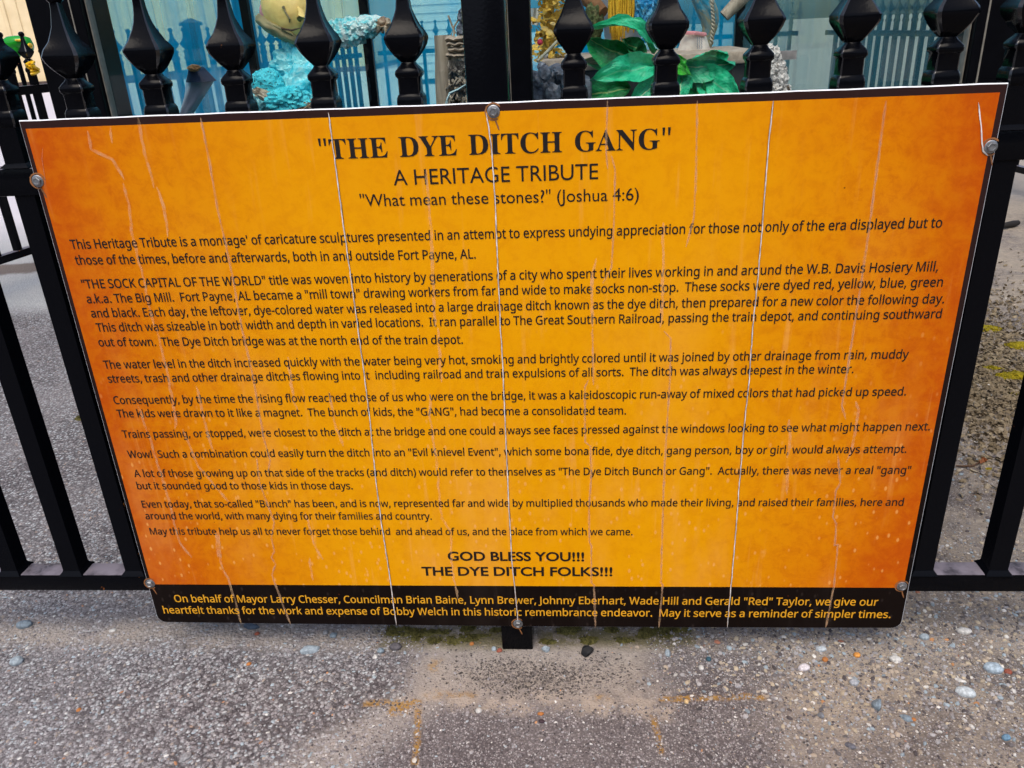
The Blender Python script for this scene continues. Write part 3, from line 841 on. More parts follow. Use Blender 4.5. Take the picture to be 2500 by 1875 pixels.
GL = {}
def builtin_glyph(ch):
    if ch in GL: return GL[ch]
    if ch == ' ': return [], 0.26
    def width(t):
        cu = bpy.data.curves.new('lettering', 'FONT')
        cu.body = t
        o = bpy.data.objects.new('tmp', cu)
        C.objects.link(o)
        bpy.context.view_layer.update()
        w = o.dimensions[0]
        bpy.data.objects.remove(o)
        return w
    adv = width('H' + ch + 'H') - width('HH')
    cu = bpy.data.curves.new('lettering', 'FONT')
    cu.body = ch
    o = bpy.data.objects.new('tmp', cu)
    C.objects.link(o)
    dg = bpy.context.evaluated_depsgraph_get()
    dg.update()
    cv = o.evaluated_get(dg).to_curve(dg)
    cs = []
    for s in cv.splines:
        bp = s.bezier_points
        c = []
        for i in range(len(bp)):
            a, b = bp[i], bp[(i + 1) % len(bp)]
            A, B, D, E = a.co, a.handle_right, b.handle_left, b.co
            ch = (E - A).length
            bent = ch > 1e-6 and max(abs((B - A).cross(E - A).z), abs((D - A).cross(E - A).z)) / ch > 0.004
            for j in range(4 if bent else 1):
                t = j / 4
                q = A * (1 - t) ** 3 + B * 3 * t * (1 - t) ** 2 + D * 3 * t * t * (1 - t) + E * t ** 3
                c.append((q.x, q.y))
        cs.append(c)
    o.to_curve_clear()
    bpy.data.objects.remove(o)
    GL[ch] = (cs, adv)
    return GL[ch]

LINES = [
    ('title', 'T', '"THE DYE DITCH GANG"', -0.2197, 0.3400, 0.2150, 0.3386),
    ('subtitle', 'G', 'A HERITAGE TRIBUTE', -0.1296, 0.3050, 0.1279, 0.3049),
    ('quotation', 'Q', '"What mean these stones?" (Joshua 4:6)', -0.1754, 0.2795, 0.1785, 0.2772),
    ('p1', 'B', "This Heritage Tribute is a montage' of caricature sculptures presented in an attempt to express undying appreciation for those not only of the era displayed but to", -0.5755, 0.2343, 0.5531, 0.2327),
    ('p1', 'B', 'those of the times, before and afterwards, both in and outside Fort Payne, AL.', -0.5749, 0.2126, -0.0310, 0.2076),
    ('p2', 'B', '"THE SOCK CAPITAL OF THE WORLD" title was woven into history by generations of a city who spent their lives working in and around the W.B. Davis Hosiery Mill,', -0.5747, 0.1790, 0.5581, 0.1767),
    ('p2', 'B', 'a.k.a. The Big Mill.  Fort Payne, AL became a "mill town" drawing workers from far and wide to make socks non-stop.  These socks were dyed red, yellow, blue, green', -0.5737, 0.1579, 0.5671, 0.1560),
    ('p2', 'B', 'and black. Each day, the leftover, dye-colored water was released into a large drainage ditch known as the dye ditch, then prepared for a new color the following day.', -0.5728, 0.1371, 0.5729, 0.1334),
    ('p2', 'B', 'This ditch was sizeable in both width and depth in varied locations.  It ran parallel to The Great Southern Railroad, passing the train depot, and continuing southward', -0.5704, 0.1159, 0.5728, 0.1131),
    ('p2', 'B', 'out of town.  The Dye Ditch bridge was at the north end of the train depot.', -0.5732, 0.0940, -0.0559, 0.0885),
    ('p3', 'B', 'The water level in the ditch increased quickly with the water being very hot, smoking and brightly colored until it was joined by other drainage from rain, muddy', -0.5744, 0.0596, 0.5401, 0.0569),
    ('p3', 'B', 'streets, trash and other drainage ditches flowing into it  including railroad and train expulsions of all sorts.  The ditch was always deepest in the winter.', -0.5739, 0.0377, 0.4715, 0.0366),
    ('p4', 'B', 'Consequently, by the time the rising flow reached those of us who were on the bridge, it was a kaleidoscopic run-away of mixed colors that had picked up speed.', -0.5738, 0.0035, 0.5454, 0.0022),
    ('p4', 'B', 'The kids were drawn to it like a magnet.  The bunch of kids, the "GANG", had become a consolidated team.', -0.5742, -0.0181, 0.1677, -0.0221),
    ('p5', 'B', 'Trains passing, or stopped, were closest to the ditch at the bridge and one could always see faces pressed against the windows looking to see what might happen next.', -0.5743, -0.0523, 0.5856, -0.0515),
    ('p6', 'B', 'Wow!  Such a combination could easily turn the ditch into an "Evil Knievel Event", which some bona fide, dye ditch, gang person, boy or girl, would always attempt.', -0.5745, -0.0864, 0.5596, -0.0867),
    ('p7', 'B', 'A lot of those growing up on that side of the tracks (and ditch) would refer to themselves as "The Dye Ditch Bunch or Gang".  Actually, there was never a real "gang"', -0.5728, -0.1196, 0.5705, -0.1208),
    ('p7', 'B', 'but it sounded good to those kids in those days.', -0.5734, -0.1413, -0.2380, -0.1428),
    ('p8', 'B', 'Even today, that so-called "Bunch" has been, and is now, represented far and wide by multiplied thousands who made their living, and raised their families, here and', -0.5732, -0.1743, 0.5688, -0.1743),
    ('p8', 'B', 'around the world, with many dying for their families and country.', -0.5729, -0.1957, -0.1225, -0.1971),
    ('p9', 'B', 'May this tribute help us all to never forget those behind  and ahead of us, and the place from which we came.', -0.5720, -0.2244, 0.1809, -0.2255),
    ('closing', 'H', 'GOD BLESS YOU!!!', -0.1034, -0.2725, 0.1081, -0.2732),
    ('closing', 'H', 'THE DYE DITCH FOLKS!!!', -0.1466, -0.3014, 0.1514, -0.3011),
    ('dedication', 'D', 'On behalf of Mayor Larry Chesser, Councilman Brian Baine, Lynn Brewer, Johnny Eberhart, Wade Hill and Gerald "Red" Taylor, we give our', -0.5612, -0.3568, 0.5583, -0.3552),
    ('dedication', 'D', 'heartfelt thanks for the work and expense of Bobby Welch in this historic remembrance endeavor.  May it serve as a reminder of simpler times.', -0.5853, -0.3803, 0.5807, -0.3791),
]
CAPS = {'T': 0.0245, 'G': 0.0190, 'Q': 0.0155, 'B': 0.0124, 'H': 0.0160, 'D': 0.0142}
parts = {}
for nm, f, txt, x0, z0, x1, z1 in LINES:
    cap = CAPS[f]
    if f in 'BD':
        V, F = set_line(outline_text(txt, FB, 0.20), 0.010 if f == 'B' else 0.010)
        capf = 0.573
    elif f == 'T':
        V, F = set_line(outline_text(txt, FT, 0.25), 0.0)
        capf = 0.465
    else:
        V, F = builtin_text(txt, 0.024 if f == 'H' else 0.0)
        capf = None
        i = None
    xa, xb = V[:, 0].min(), V[:, 0].max()
    if capf is None:
        V2, _ = builtin_text('H', 0.0)
        capf = V2[:, 1].max()
    sx = (x1 - x0) / (xb - xa)
    sz = cap / capf
    X = x0 + (V[:, 0] - xa) * sx
    Z = z0 + (z1 - z0) * (X - x0) / (x1 - x0) + V[:, 1] * sz
    mb = parts.setdefault(nm, [MB(), f])[0]
    # text faces point to -Y
    mb.add([(a, -0.0005 - d, b) for a, b, d in zip(X, Z, V[:, 2])], F)
NAMES = {'title': 'title_lettering', 'subtitle': 'subtitle_lettering', 'quotation': 'quotation_lettering', 'closing': 'closing_lettering', 'dedication': 'dedication_lettering'}
for nm, (mb, f) in parts.items():
    mb.obj(NAMES.get(nm, 'paragraph_lettering'), INKY if f == 'D' else INK, sign)

# splits and lifted streaks in the laminate
def strip(mb, pts, w, y, rnd, jit=0.0004):
    P = [Vector((a, 0, b)) for a, b in pts]
    Q = []
    for a, b in zip(P[:-1], P[1:]):
        n = max(2, int((b - a).length / 0.008))
        for i in range(n):
            q = a.lerp(b, i / n)
            q.x += rnd.uniform(-jit, jit)
            Q.append(q)
    Q.append(P[-1])
    L, Rr = [], []
    for i, q in enumerate(Q):
        d = (Q[min(i + 1, len(Q) - 1)] - Q[max(i - 1, 0)]).normalized()
        nrm = Vector((d.z, 0, -d.x))
        ww = w * rnd.uniform(0.7, 1.15) * (0.35 if i in (0, len(Q) - 1) else 1.0)
        L.append((q.x + nrm.x * ww / 2, y, q.z + nrm.z * ww / 2))
        Rr.append((q.x - nrm.x * ww / 2, y, q.z - nrm.z * ww / 2))
    n = len(L)
    mb.add(L + Rr, [(i, i + 1, i + 1 + n, i + n) for i in range(n - 1)])
def Z4(*p): return [sl(150 + a / 2.0109, 250 + b / 2.0109) for a, b in p]
def Z5(*p): return [sl(1200 + a / 1.8433, 250 + b / 1.8433) for a, b in p]
def Z6(*p): return [sl(200 + a / 2.1067, 800 + b / 2.1067) for a, b in p]
def Z7(*p): return [sl(1200 + a / 2.0109, 800 + b / 2.0109) for a, b in p]
K1 = Z4((1312, 50), (1345, 300), (1385, 600), (1420, 850), (1455, 1100)) + Z6((1450, 220), (1480, 460), (1510, 760), (1540, 1000), (1580, 1250), (1618, 1530))
K2 = Z4((2085, 52), (2098, 120), (2115, 250), (2130, 500), (2140, 750), (2155, 1100)) + Z6((2165, 200), (2180, 560), (2195, 900)) + Z7((100, 1150), (115, 1280), (130, 1440))
K3 = Z5((1268, -8), (1245, 190), (1215, 600), (1195, 820), (1175, 1010)) + Z7((1265, 250), (1240, 480), (1215, 780), (1195, 1050), (1175, 1270), (1157, 1470))
K4 = Z4((685, 75), (720, 250), (770, 540), (800, 660), (840, 850), (885, 1100)) + Z6((880, 250), (910, 420), (935, 560), (968, 680), (958, 745))
K4b = Z6((900, 670), (915, 800), (960, 920), (990, 1000), (975, 1080), (990, 1150), (975, 1180), (997, 1215), (978, 1270), (1000, 1330), (1040, 1440), (1075, 1525))
K5 = Z5((1775, -8), (1740, 250), (1700, 560), (1665, 800), (1630, 1010)) + Z7((1740, 250), (1720, 380), (1738, 448))
K5b = Z7((1700, 620), (1712, 760), (1690, 800), (1675, 930), (1692, 960), (1685, 1070), (1700, 1060), (1680, 1270), (1640, 1470))
K6 = Z5((522, -8), (515, 200), (523, 300))
K6b = Z5((540, 240), (556, 300), (550, 560), (540, 740), (500, 815))
K6c = Z7((495, 0), (500, 280))
K6d = Z7((475, 255), (458, 290), (460, 560), (485, 580), (490, 720), (478, 900), (480, 1050), (490, 1070), (490, 1250), (503, 1262), (510, 1470))
K7 = Z7((845, 15), (880, 50), (875, 250), (860, 500), (845, 770), (838, 1000), (832, 1250), (840, 1262), (822, 1470))
K8 = Z5((925, -8), (920, 330), (910, 520), (875, 650))
KB1 = Z4((262, 195), (270, 180)) 
rnd = random.Random(8)
def crack(k, wide, dark=None, pale=None, darkmat=None, jit=0.0004):
    if wide:
        m_ = MB(); strip(m_, k, wide, -0.0012, rnd, jit)
        root = m_.obj('laminate_split', SILVER, sign)
        m_ = MB(); strip(m_, k, dark, -0.0008, rnd, jit); m_.obj('split_edge', SPLITD, root)
    else:
        m_ = MB(); strip(m_, k, dark, -0.0010, rnd, jit)
        root = m_.obj('laminate_split', SPLITP, sign)
        m_ = MB(); strip(m_, k, pale, -0.0007, rnd, jit); m_.obj('split_margin', LIFTED, root)
for k in (K1, K2, K3): crack(k, 0.0013, 0.0020)
for k in (K4, K5, K5b, K4b, K7, K6d): crack(k, None, 0.0010, 0.0034, jit=0.0004)
for k in (K6, K6b, K6c, K8): crack(k, None, 0.0008, 0.0028, jit=0.0003)
for k in (Z4((375, 75), (410, 250), (455, 420)), Z4((470, 415), (490, 470), (512, 560), (522, 660)), Z4((130, 140), (150, 230), (250, 280), (310, 380)), Z4((240, 120), (250, 200)),
          Z4((302, 395), (330, 500), (350, 660), (400, 850), (455, 1100)), Z4((1790, 330), (1815, 650), (1835, 1100)),
          Z6((290, 400), (360, 600), (440, 860), (500, 1100), (565, 1180)), Z6((700, 1040), (720, 1230), (750, 1285), (775, 1360), (820, 1520)),
          Z6((1830, 0), (1850, 280)), Z6((1790, 340), (1790, 450), (1820, 650), (1850, 980), (1895, 1040), (1905, 1250), (1935, 1400)),
          Z6((385, 0), (440, 230), (485, 470), (480, 520)), Z6((520, 520), (590, 700), (700, 830), (760, 900)), Z6((1060, 150), (1090, 380), (1110, 420)),
          Z6((1270, 330), (1300, 490), (1345, 610)), Z6((1150, 950), (1200, 1130), (1240, 1190)), Z6((1170, 1180), (1190, 1300)),
          Z5((772, 540), (770, 900), (760, 1010)), Z7((1790, 360), (1800, 400), (1770, 600), (1740, 660)), Z5((470, 700), (450, 800), (455, 1010)),
          Z7((1460, 450), (1465, 560), (1450, 640)), Z7((1455, 680), (1450, 820)), Z6((590, 300), (640, 520), (680, 640)), Z6((690, 1050), (700, 1180))):
    m_ = MB(); strip(m_, k, 0.0040, -0.0006, rnd, 0.0009)
    m_.obj('lifted_streak', LIFTED, sign)
# bolts
def bolt(u, v, r=0.0056, lean=0.0):
    x, z = sl(u, v)
    mb = MB()
    n = 24
    prof = [(0.0076, 0.0), (0.0078, -0.0008), (0.0072, -0.0013), (0.0050, -0.0014)]
    mb.rings([[(x + q * math.cos(2 * math.pi * k / n), y, z + q * math.sin(2 * math.pi * k / n)) for k in range(n)] for q, y in reversed(prof)])
    o = mb.obj('bolt', STEEL, sign, 40)
    h = MB()
    hx = lambda q, y, a0: [(x + q * math.cos(a0 + 2 * math.pi * k / 6), y, z + q * math.sin(a0 + 2 * math.pi * k / 6)) for k in range(6)]
    a0 = (u * 0.37) % 1.0
    h.rings([hx(r, -0.0010, a0), hx(r, -0.0042, a0), hx(r * 0.88, -0.0048, a0), hx(r * 0.66, -0.0048, a0), hx(r * 0.58, -0.0042, a0)][::-1])
    h.obj('bolt_head', STEEL, o, 25)
    c = MB()
    cx = [(x + 0.0098 * math.cos(t), z + 0.0098 * math.sin(t)) for t in [(-0.2 + i * 0.36) + a0 for i in range(14)]]
    strip(c, cx, 0.0022, -0.0004, random.Random(int(u)), 0.0003)
    strip(c, [(x + 0.001, z - 0.008), (x + 0.004, z - 0.016), (x + 0.006, z - 0.022)], 0.0022, -0.0003, random.Random(int(u)), 0.0002)
    c.obj('split_edge', SPLITD, o)
for u, v in ((1066, 241), (82, 391), (2140, 317), (325, 1260), (1948, 1266), (1119, 1347)):
    bolt(u * PW / 2212, v * PW / 2212)
c = MB()
strip(c, [sl(2300 + a / 3.607, b / 3.607) for a, b in ((318, 900), (325, 980), (340, 1110), (350, 1260), (362, 1330), (400, 1370))], 0.0016, -0.0010, rnd, 0.0003)
c.obj('laminate_split', SILVER, sign)
c = MB()
strip(c, [sl(a / 4.61, 360 + b / 4.61) for a, b in ((485, 0), (478, 120), (495, 260), (512, 380), (505, 440))], 0.0009, -0.0010, rnd, 0.0003)
c.obj('laminate_split', SPLITP, sign)

# ------------------------------------------------------------------ glass display case behind the fence
CF, CB = 0.40, 1.90
ZB, ZT = 0.60, 2.10
case = thing('display_case', 'black framed glass display case full of sculptures behind the fence', 'display case', (0.0, CF, 0))
FRAME = plain('black_satin_frame', (0.002, 0.0022, 0.0034, 1), 0.35, 0, 0.2, 30, spec=0.07)
GASKET = plain('grey_gasket', rgb(120, 116, 106), 0.55, 0, 0.2, 60)
def cpart(mb, name, mats, smooth=None):
    return unparented_coords(mb, (0, CF, 0)).obj(name, mats, case, smooth)
fl, fr_ = -0.798, 0.840
bl, br = at(600, 60, CB).x, at(1812, 60, CB).x
m = MB(); m.box(fl, -0.705, CF, CF + 0.09, 0.0, ZT, 0, 0.002); cpart(m, 'corner_post', FRAME)
m = MB(); m.box(0.736, fr_, CF, CF + 0.09, 0.0, ZT, 0, 0.002); cpart(m, 'corner_post', FRAME)
m = MB(); m.box(0.0015, 0.0360, CF, CF + 0.06, ZB, ZT, 0, 0.002); cpart(m, 'mullion', FRAME)
m = MB(); m.box(-0.0030, 0.0005, CF + 0.004, CF + 0.03, ZB, ZT); cpart(m, 'gasket', GASKET)
m = MB(); m.box(-0.7035, -0.7015, CF + 0.012, CF + 0.03, ZB, ZT); m.box(-0.724, -0.722, CF - 0.0015, CF - 0.0002, ZB, ZT); cpart(m, 'gasket', GASKET)
m = MB(); m.box(0.7325, 0.7345, CF + 0.012, CF + 0.03, ZB, ZT); m.box(0.750, 0.7525, CF - 0.0015, CF - 0.0002, ZB, ZT); cpart(m, 'gasket', GASKET)
bw = 0.026
m = MB(); m.box(bl - bw, bl + bw, CB - 0.03, CB + 0.02, 0.0, ZT, 0, 0.002); cpart(m, 'corner_post', FRAME)
m = MB(); m.box(br - bw, br + bw, CB - 0.03, CB + 0.02, 0.0, ZT, 0, 0.002); cpart(m, 'corner_post', FRAME)
q = at(892, 40, CB).x
m = MB(); m.box(q - 0.015, q + 0.015, CB - 0.02, CB + 0.018, ZB, ZT, 0, 0.002); cpart(m, 'mullion', FRAME)
def slab_quad(pts, z0, z1):
    mb = MB(); n = len(pts)
    mb.add([(x, y, z0) for x, y in pts] + [(x, y, z1) for x, y in pts], [tuple(reversed(range(n))), tuple(range(n, 2 * n))] + [(i, (i + 1) % n, (i + 1) % n + n, i + n) for i in range(n)])
    return mb
foot = [(fl + 0.005, CF + 0.006), (fr_ - 0.005, CF + 0.006), (br + 0.03, CB + 0.015), (bl - 0.03, CB + 0.015)]
cpart(slab_quad(foot, 0.03, ZB), 'base', FRAME)
cpart(slab_quad([(fl, CF), (fr_, CF), (br + 0.03, CB + 0.02), (bl - 0.03, CB + 0.02)], ZB + 0.001, ZB + 0.035), 'sill', FRAME)
for a, b in (((fl + 0.095, CF + 0.045), (fr_ - 0.105, CF + 0.045)), ((bl + bw, CB), (br - bw, CB)), ((fl + 0.05, CF + 0.092), (bl, CB - 0.035)), ((fr_ - 0.05, CF + 0.092), (br, CB - 0.035))):
    m = MB(); m.beam((a[0], a[1], ZT - 0.045), (b[0], b[1], ZT - 0.045), 0.07, 0.08); cpart(m, 'head_rail', FRAME)
def pane(A, B, mat, z0=ZB + 0.036, z1=ZT - 0.09):
    mb = MB(); mb.add([(A[0], A[1], z0), (B[0], B[1], z0), (B[0], B[1], z1), (A[0], A[1], z1)], [(0, 1, 2, 3)])
    cpart(mb, 'pane', mat)
pane((-0.7015, CF + 0.02), (-0.003, CF + 0.02), GLASS)
pane((0.036, CF + 0.02), (0.7325, CF + 0.02), GLASS)
pane((fl + 0.055, CF + 0.093), (bl, CB - 0.031), TEAL_GLARE)
pane((fr_ - 0.055, CF + 0.093), (br, CB - 0.031), GREY_GLARE)
pane((bl + bw, CB - 0.005), (q - 0.016, CB - 0.005), TEAL_GLARE)
pane((q + 0.016, CB - 0.005), (br - bw, CB - 0.005), TEAL_GLARE)

# ---- things inside the case
def crumple(center, size, seed, subdiv=4, amp=0.22, freq=2.2, rot=(0, 0, 0), squash=None):
    bm = bmesh.new()
    bmesh.ops.create_icosphere(bm, subdivisions=subdiv, radius=1)
    off = Vector((seed * 3.7, seed * 1.3, -seed * 2.1))
    for v in bm.verts:
        d = v.co.normalized()
        n = noise.noise(d * freq + off) * amp
        n += (1 - abs(noise.noise(d * freq * 2.3 + off))) ** 2 * amp * 0.8 - amp * 0.4
        n += (1 - abs(noise.noise(d * freq * 5.1 - off))) ** 3 * amp * 0.35
        v.co = d * (1 + n)
    M = Matrix.Translation(center) @ Matrix.Rotation(rot[2], 4, 'Z') @ Matrix.Rotation(rot[1], 4, 'Y') @ Matrix.Rotation(rot[0], 4, 'X') @ Matrix.Diagonal((size[0], size[1], size[2], 1))
    mb = MB()
    mb.bm(bm, 0, M)
    return mb
def join(*ms):
    r = MB()
    for k in ms: r.add(k.v, k.f)
    return r

def m_mottle(name, cols, scale=30, rough=0.5, bump=0.3, spec=0.4, const=False):
    g = G(name)
    n = g.noise(scale, 5, 0.7, dist=0.8)
    st = [(0.25 + 0.5 * i / max(1, len(cols) - 1), c) for i, c in enumerate(cols)]
    c = g.cramp(n, st, const)
    g.bump(g.noise(scale * 3, 4), bump, 0.006)
    return g.fin(c, rough, 0, spec)
TEAL = m_mottle('turquoise_wrap', [rgb(10, 130, 156), rgb(50, 205, 224), rgb(170, 238, 240), rgb(24, 175, 204)], 26, 0.3)
TEALC = m_mottle('clear_turquoise_wrap', [rgb(20, 140, 160), rgb(110, 212, 220), rgb(220, 234, 230), rgb(30, 170, 195)], 40, 0.2)
SKINM = m_mottle('painted_face', [rgb(214, 178, 90), rgb(244, 214, 128), rgb(232, 188, 112)], 12, 0.45)
CHIN = m_mottle('brown_jaw', [rgb(120, 108, 76), rgb(170, 158, 116)], 20, 0.6)
PINKC = m_mottle('pink_cheek', [rgb(226, 140, 152), rgb(242, 176, 178)], 20, 0.5)
STRAW = m_mottle('pale_string', [rgb(190, 190, 165), rgb(225, 222, 200)], 60, 0.7)
BROWNP = m_mottle('brown_clear_wrap', [rgb(62, 44, 30), rgb(120, 95, 70), rgb(190, 175, 150), rgb(80, 60, 42)], 45, 0.25)
CLEARG = m_mottle('grey_clear_wrap', [rgb(24, 20, 18), rgb(120, 112, 104), rgb(226, 222, 218), rgb(50, 42, 34), rgb(150, 112, 56)], 60, 0.2)
DOTS = m_mottle('dotted_cloth', [rgb(16, 170, 190), rgb(80, 215, 228), rgb(10, 70, 80), rgb(225, 238, 234)], 130, 0.6, 0.1, 0.3, True)
BARK = None
def m_bark():
    g = G('weathered_wood')
    n = g.noise(30, 5, 0.7, co=g.stretch(1, 1, 0.12), dist=0.4)
    c = g.cramp(n, [(0.25, rgb(84, 74, 62)), (0.5, rgb(160, 148, 130)), (0.75, rgb(206, 196, 176))])
    g.bump(n, 0.9, 0.01)
    return g.fin(c, 0.85)
BARK = m_bark()
WOODH = m_mottle('weathered_plank', [rgb(96, 86, 76), rgb(164, 150, 134), rgb(196, 182, 162)], 34, 0.8)
SLATE = m_mottle('dark_slate', [rgb(36, 36, 42), rgb(84, 90, 102), rgb(132, 146, 160)], 40, 0.5)

def place(name, label, cat, c, group=None):
    return thing(name, label, cat, c, group)
def tpart(t, mb, name, mat, smooth=None):
    o = Vector(t.location)
    return unparented_coords(mb, o).obj(name, mat, t, smooth)

# caricature figure in turquoise wrap, reaching to the right
Yc = 0.95
c0 = at(700, 255, Yc)
fig = place('caricature_sculpture', 'caricature figure with tan face and crumpled turquoise body reaching out one arm', 'sculpture', (c0.x, c0.y, ZB + 0.036))
k = (Yc - CAM.y) / FPX                      # metres per photograph pixel at this depth, near enough
hc = at(712, 32, Yc - 0.05)
tpart(fig, crumple(hc, (66 * k, 55 * k, 60 * k), 3, 4, 0.07, 1.6, (0, 0.5, 0)), 'head', SKINM, 60)
tpart(fig, crumple(at(694, 74, Yc - 0.045), (62 * k, 60 * k, 20 * k), 5, 4, 0.12, 1.8, (0, 0.5, 0)), 'jaw', CHIN, 60)
tpart(fig, crumple(at(662, 26, Yc - 0.05), (21 * k, 34 * k, 36 * k), 6, 4, 0.10, 1.6, (0, 0.3, 0)), 'cheek', PINKC, 60)
mm = MB(); mm.tube([at(692, 15, Yc - 0.105), at(697, 30, Yc - 0.11), at(707, 45, Yc - 0.11), at(706, 64, Yc - 0.10)], [0.002, 0.0022, 0.0024, 0.0016], 6)
mm.rings([[at(692 + 4 * math.cos(a), 18 + 4 * math.sin(a), Yc - 0.107 - d) for a in [i * math.pi / 4 for i in range(8)]] for d in (0, 0.003)])
tpart(fig, mm, 'eye_line', CHIN)
mm = MB(); mm.tube([at(728, 20, Yc - 0.10), at(735, 28, Yc - 0.112), at(738, 40, Yc - 0.118), at(730, 47, Yc - 0.112)], [0.003, 0.006, 0.010, 0.006], 8)
tpart(fig, mm, 'nose', SKINM, 60)
mm = MB(); mm.tube([at(676, 58, Yc - 0.085), at(690, 70, Yc - 0.105), at(712, 74, Yc - 0.112), at(735, 68, Yc - 0.105)], [0.001, 0.0022, 0.0024, 0.001], 6)
tpart(fig, mm, 'mouth_line', plain('brown_line', rgb(86, 58, 36), 0.6), 60)
rnd = random.Random(3)
mm = MB()
for i in range(46):
    u0, v0 = rnd.uniform(715, 765), rnd.uniform(-10, 50)
    pts = [at(u0, v0, Yc - 0.06)]
    for j in range(5):
        u0 += rnd.uniform(-9, 12); v0 += rnd.uniform(-2, 14)
        pts.append(at(u0, v0, Yc - 0.07 + rnd.uniform(-0.02, 0.02)))
    mm.tube(pts, 0.0022, 5)
tpart(fig, mm, 'hair', STRAW, 180)
# body: crumpled column widening down, arm to the right
mm = MB()
prof = [(748, 62, 26), (742, 95, 40), (736, 130, 52), (728, 165, 62), (718, 195, 66), (705, 225, 70), (690, 262, 92), (690, 310, 110), (690, 400, 120)]
rings = []
for i, (u, v, w) in enumerate(prof):
    cc_ = at(u, v, Yc)
    rings.append([cc_ + Vector((math.cos(a) * w * k, math.sin(a) * w * k * 0.7, 0)) * (1 + 0.22 * noise.noise(Vector((math.cos(a) * 2, math.sin(a) * 2, i * 0.9)))) for a in [2 * math.pi * j / 26 for j in range(26)]])
mm.rings(rings)
for i, (u, v, w, h) in enumerate([(738, 118, 40, 36), (722, 160, 50, 34), (746, 168, 40, 40), (712, 200, 52, 30), (742, 206, 46, 34), (700, 238, 60, 30), (735, 245, 52, 34)]):
    t_ = crumple(at(u, v, Yc - 0.03 - 0.015 * (i % 3)), (w * k, 40 * k, h * k), 130 + i, 4, 0.34, 2.8, (0, 0.4 - 0.25 * (i % 4), 0)); mm.add(t_.v, t_.f)
body = tpart(fig, mm, 'body', TEAL)
mm = MB()
arm = [(745, 105, 26), (790, 92, 24), (832, 80, 26), (862, 78, 28), (890, 68, 24), (915, 60, 17), (930, 55, 12)]
rings = []
for i, (u, v, w) in enumerate(arm):
    cc_ = at(u, v, Yc - 0.02 - i * 0.012)
    rings.append([cc_ + Vector((0.25 * math.sin(a) * w * k, math.cos(a) * w * k * 0.8, math.sin(a) * w * k)) * (1 + 0.30 * noise.noise(Vector((math.cos(a) * 1.8, math.sin(a) * 1.8, i * 1.7)))) for a in [2 * math.pi * j / 20 for j in range(20)]])
mm.rings(rings)
for i, (u, v, w, h) in enumerate([(775, 96, 30, 24), (808, 86, 30, 25), (840, 82, 28, 27), (868, 76, 26, 25), (895, 66, 24, 20), (915, 60, 16, 15)]):
    t_ = crumple(at(u, v, Yc - 0.03 - 0.012 * i), (w * k, 22 * k, h * k), 150 + i, 4, 0.30, 2.8, (0, 0.3 * (i % 3), 0)); mm.add(t_.v, t_.f)
tpart(fig, mm, 'arm', TEALC)
h1 = crumple(at(936, 58, Yc - 0.10), (17 * k, 14 * k, 13 * k), 12, 3, 0.2)
fing = MB()
for (a, b) in (((940, 56), (951, 72)), ((936, 60), (944, 84)), ((930, 62), (934, 80)), ((925, 62), (922, 78))):
    mid = ((a[0] + b[0]) / 2 + 3, (a[1] + b[1]) / 2 - 2)
    fing.tube([at(*a, Yc - 0.10), at(*mid, Yc - 0.115), at(*b, Yc - 0.11)], [0.007, 0.006, 0.0035], 7)
tpart(fig, join(h1, fing), 'hand', BROWNP, 60)
tpart(fig, join(crumple(at(655, 205, Yc - 0.16), (34 * k, 26 * k, 30 * k), 21, 4, 0.18), crumple(at(705, 245, Yc - 0.2), (40 * k, 30 * k, 26 * k), 22, 4, 0.32)), 'dotted_patch', DOTS)
tpart(fig, join(crumple(at(745, 215, Yc - 0.15), (42 * k, 30 * k, 44 * k), 23, 4, 0.3), crumple(at(635, 238, Yc - 0.1), (28 * k, 26 * k, 34 * k), 24, 4, 0.3), crumple(at(770, 262, Yc - 0.15), (30 * k, 30 * k, 34 * k), 25, 4, 0.3)), 'skirt', TEAL)
tpart(fig, join(crumple(at(668, 240, Yc - 0.18), (42 * k, 20 * k, 13 * k), 26, 4, 0.25, 2.2, (0, 0.4, 0)), crumple(at(725, 268, Yc - 0.2), (46 * k, 20 * k, 12 * k), 27, 4, 0.25, 2.2, (0, -0.3, 0))), 'wrapped_twig', BROWNP)

# grey draped cloth with a dark crown
Yg = 0.80
c0 = at(480, 260, Yg)
gc = place('draped_cloth', 'grey draped cloth cone with a dark blue cap and tan bow', 'cloth', (c0.x, c0.y, ZB + 0.036))
GREYC = m_mottle('grey_cloth', [rgb(150, 148, 162), rgb(196, 194, 206)], 10, 0.7)
NAVY = m_mottle('navy_cloth', [rgb(14, 24, 44), rgb(30, 52, 84)], 12, 0.7)
TAN = m_mottle('tan_ribbon', [rgb(120, 84, 50), rgb(176, 130, 84)], 40, 0.7)
k2 = (Yg - CAM.y) / FPX
def shell_poly(px, Y, th, ripple):
    """a hanging cloth with thickness: outline corners at their own depth, rippled"""
    N = 14
    (a, b, c, d) = [at(u, v, Y) for u, v in px]
    rings = []
    for j in range(N + 1):
        t = j / N
        l, r_ = a.lerp(d, t), b.lerp(c, t)
        row, back = [], []
        for i in range(N + 1):
            s = i / N
            p = l.lerp(r_, s)
            yy = -math.sin(math.pi * s) * th + ripple * math.sin(s * 11 + t * 2)
            row.append(p + Vector((0, yy, 0)))
            back.append(p + Vector((0, th * 0.6 * math.sin(math.pi * s) + 0.004, 0)))
        rings.append(row + back[::-1])
    mb = MB(); mb.rings(rings)
    return mb
tpart(gc, shell_poly([(455, 190), (524, 194), (462, 292), (440, 292)], Yg, 0.03, 0.004), 'skirt', GREYC, 60)
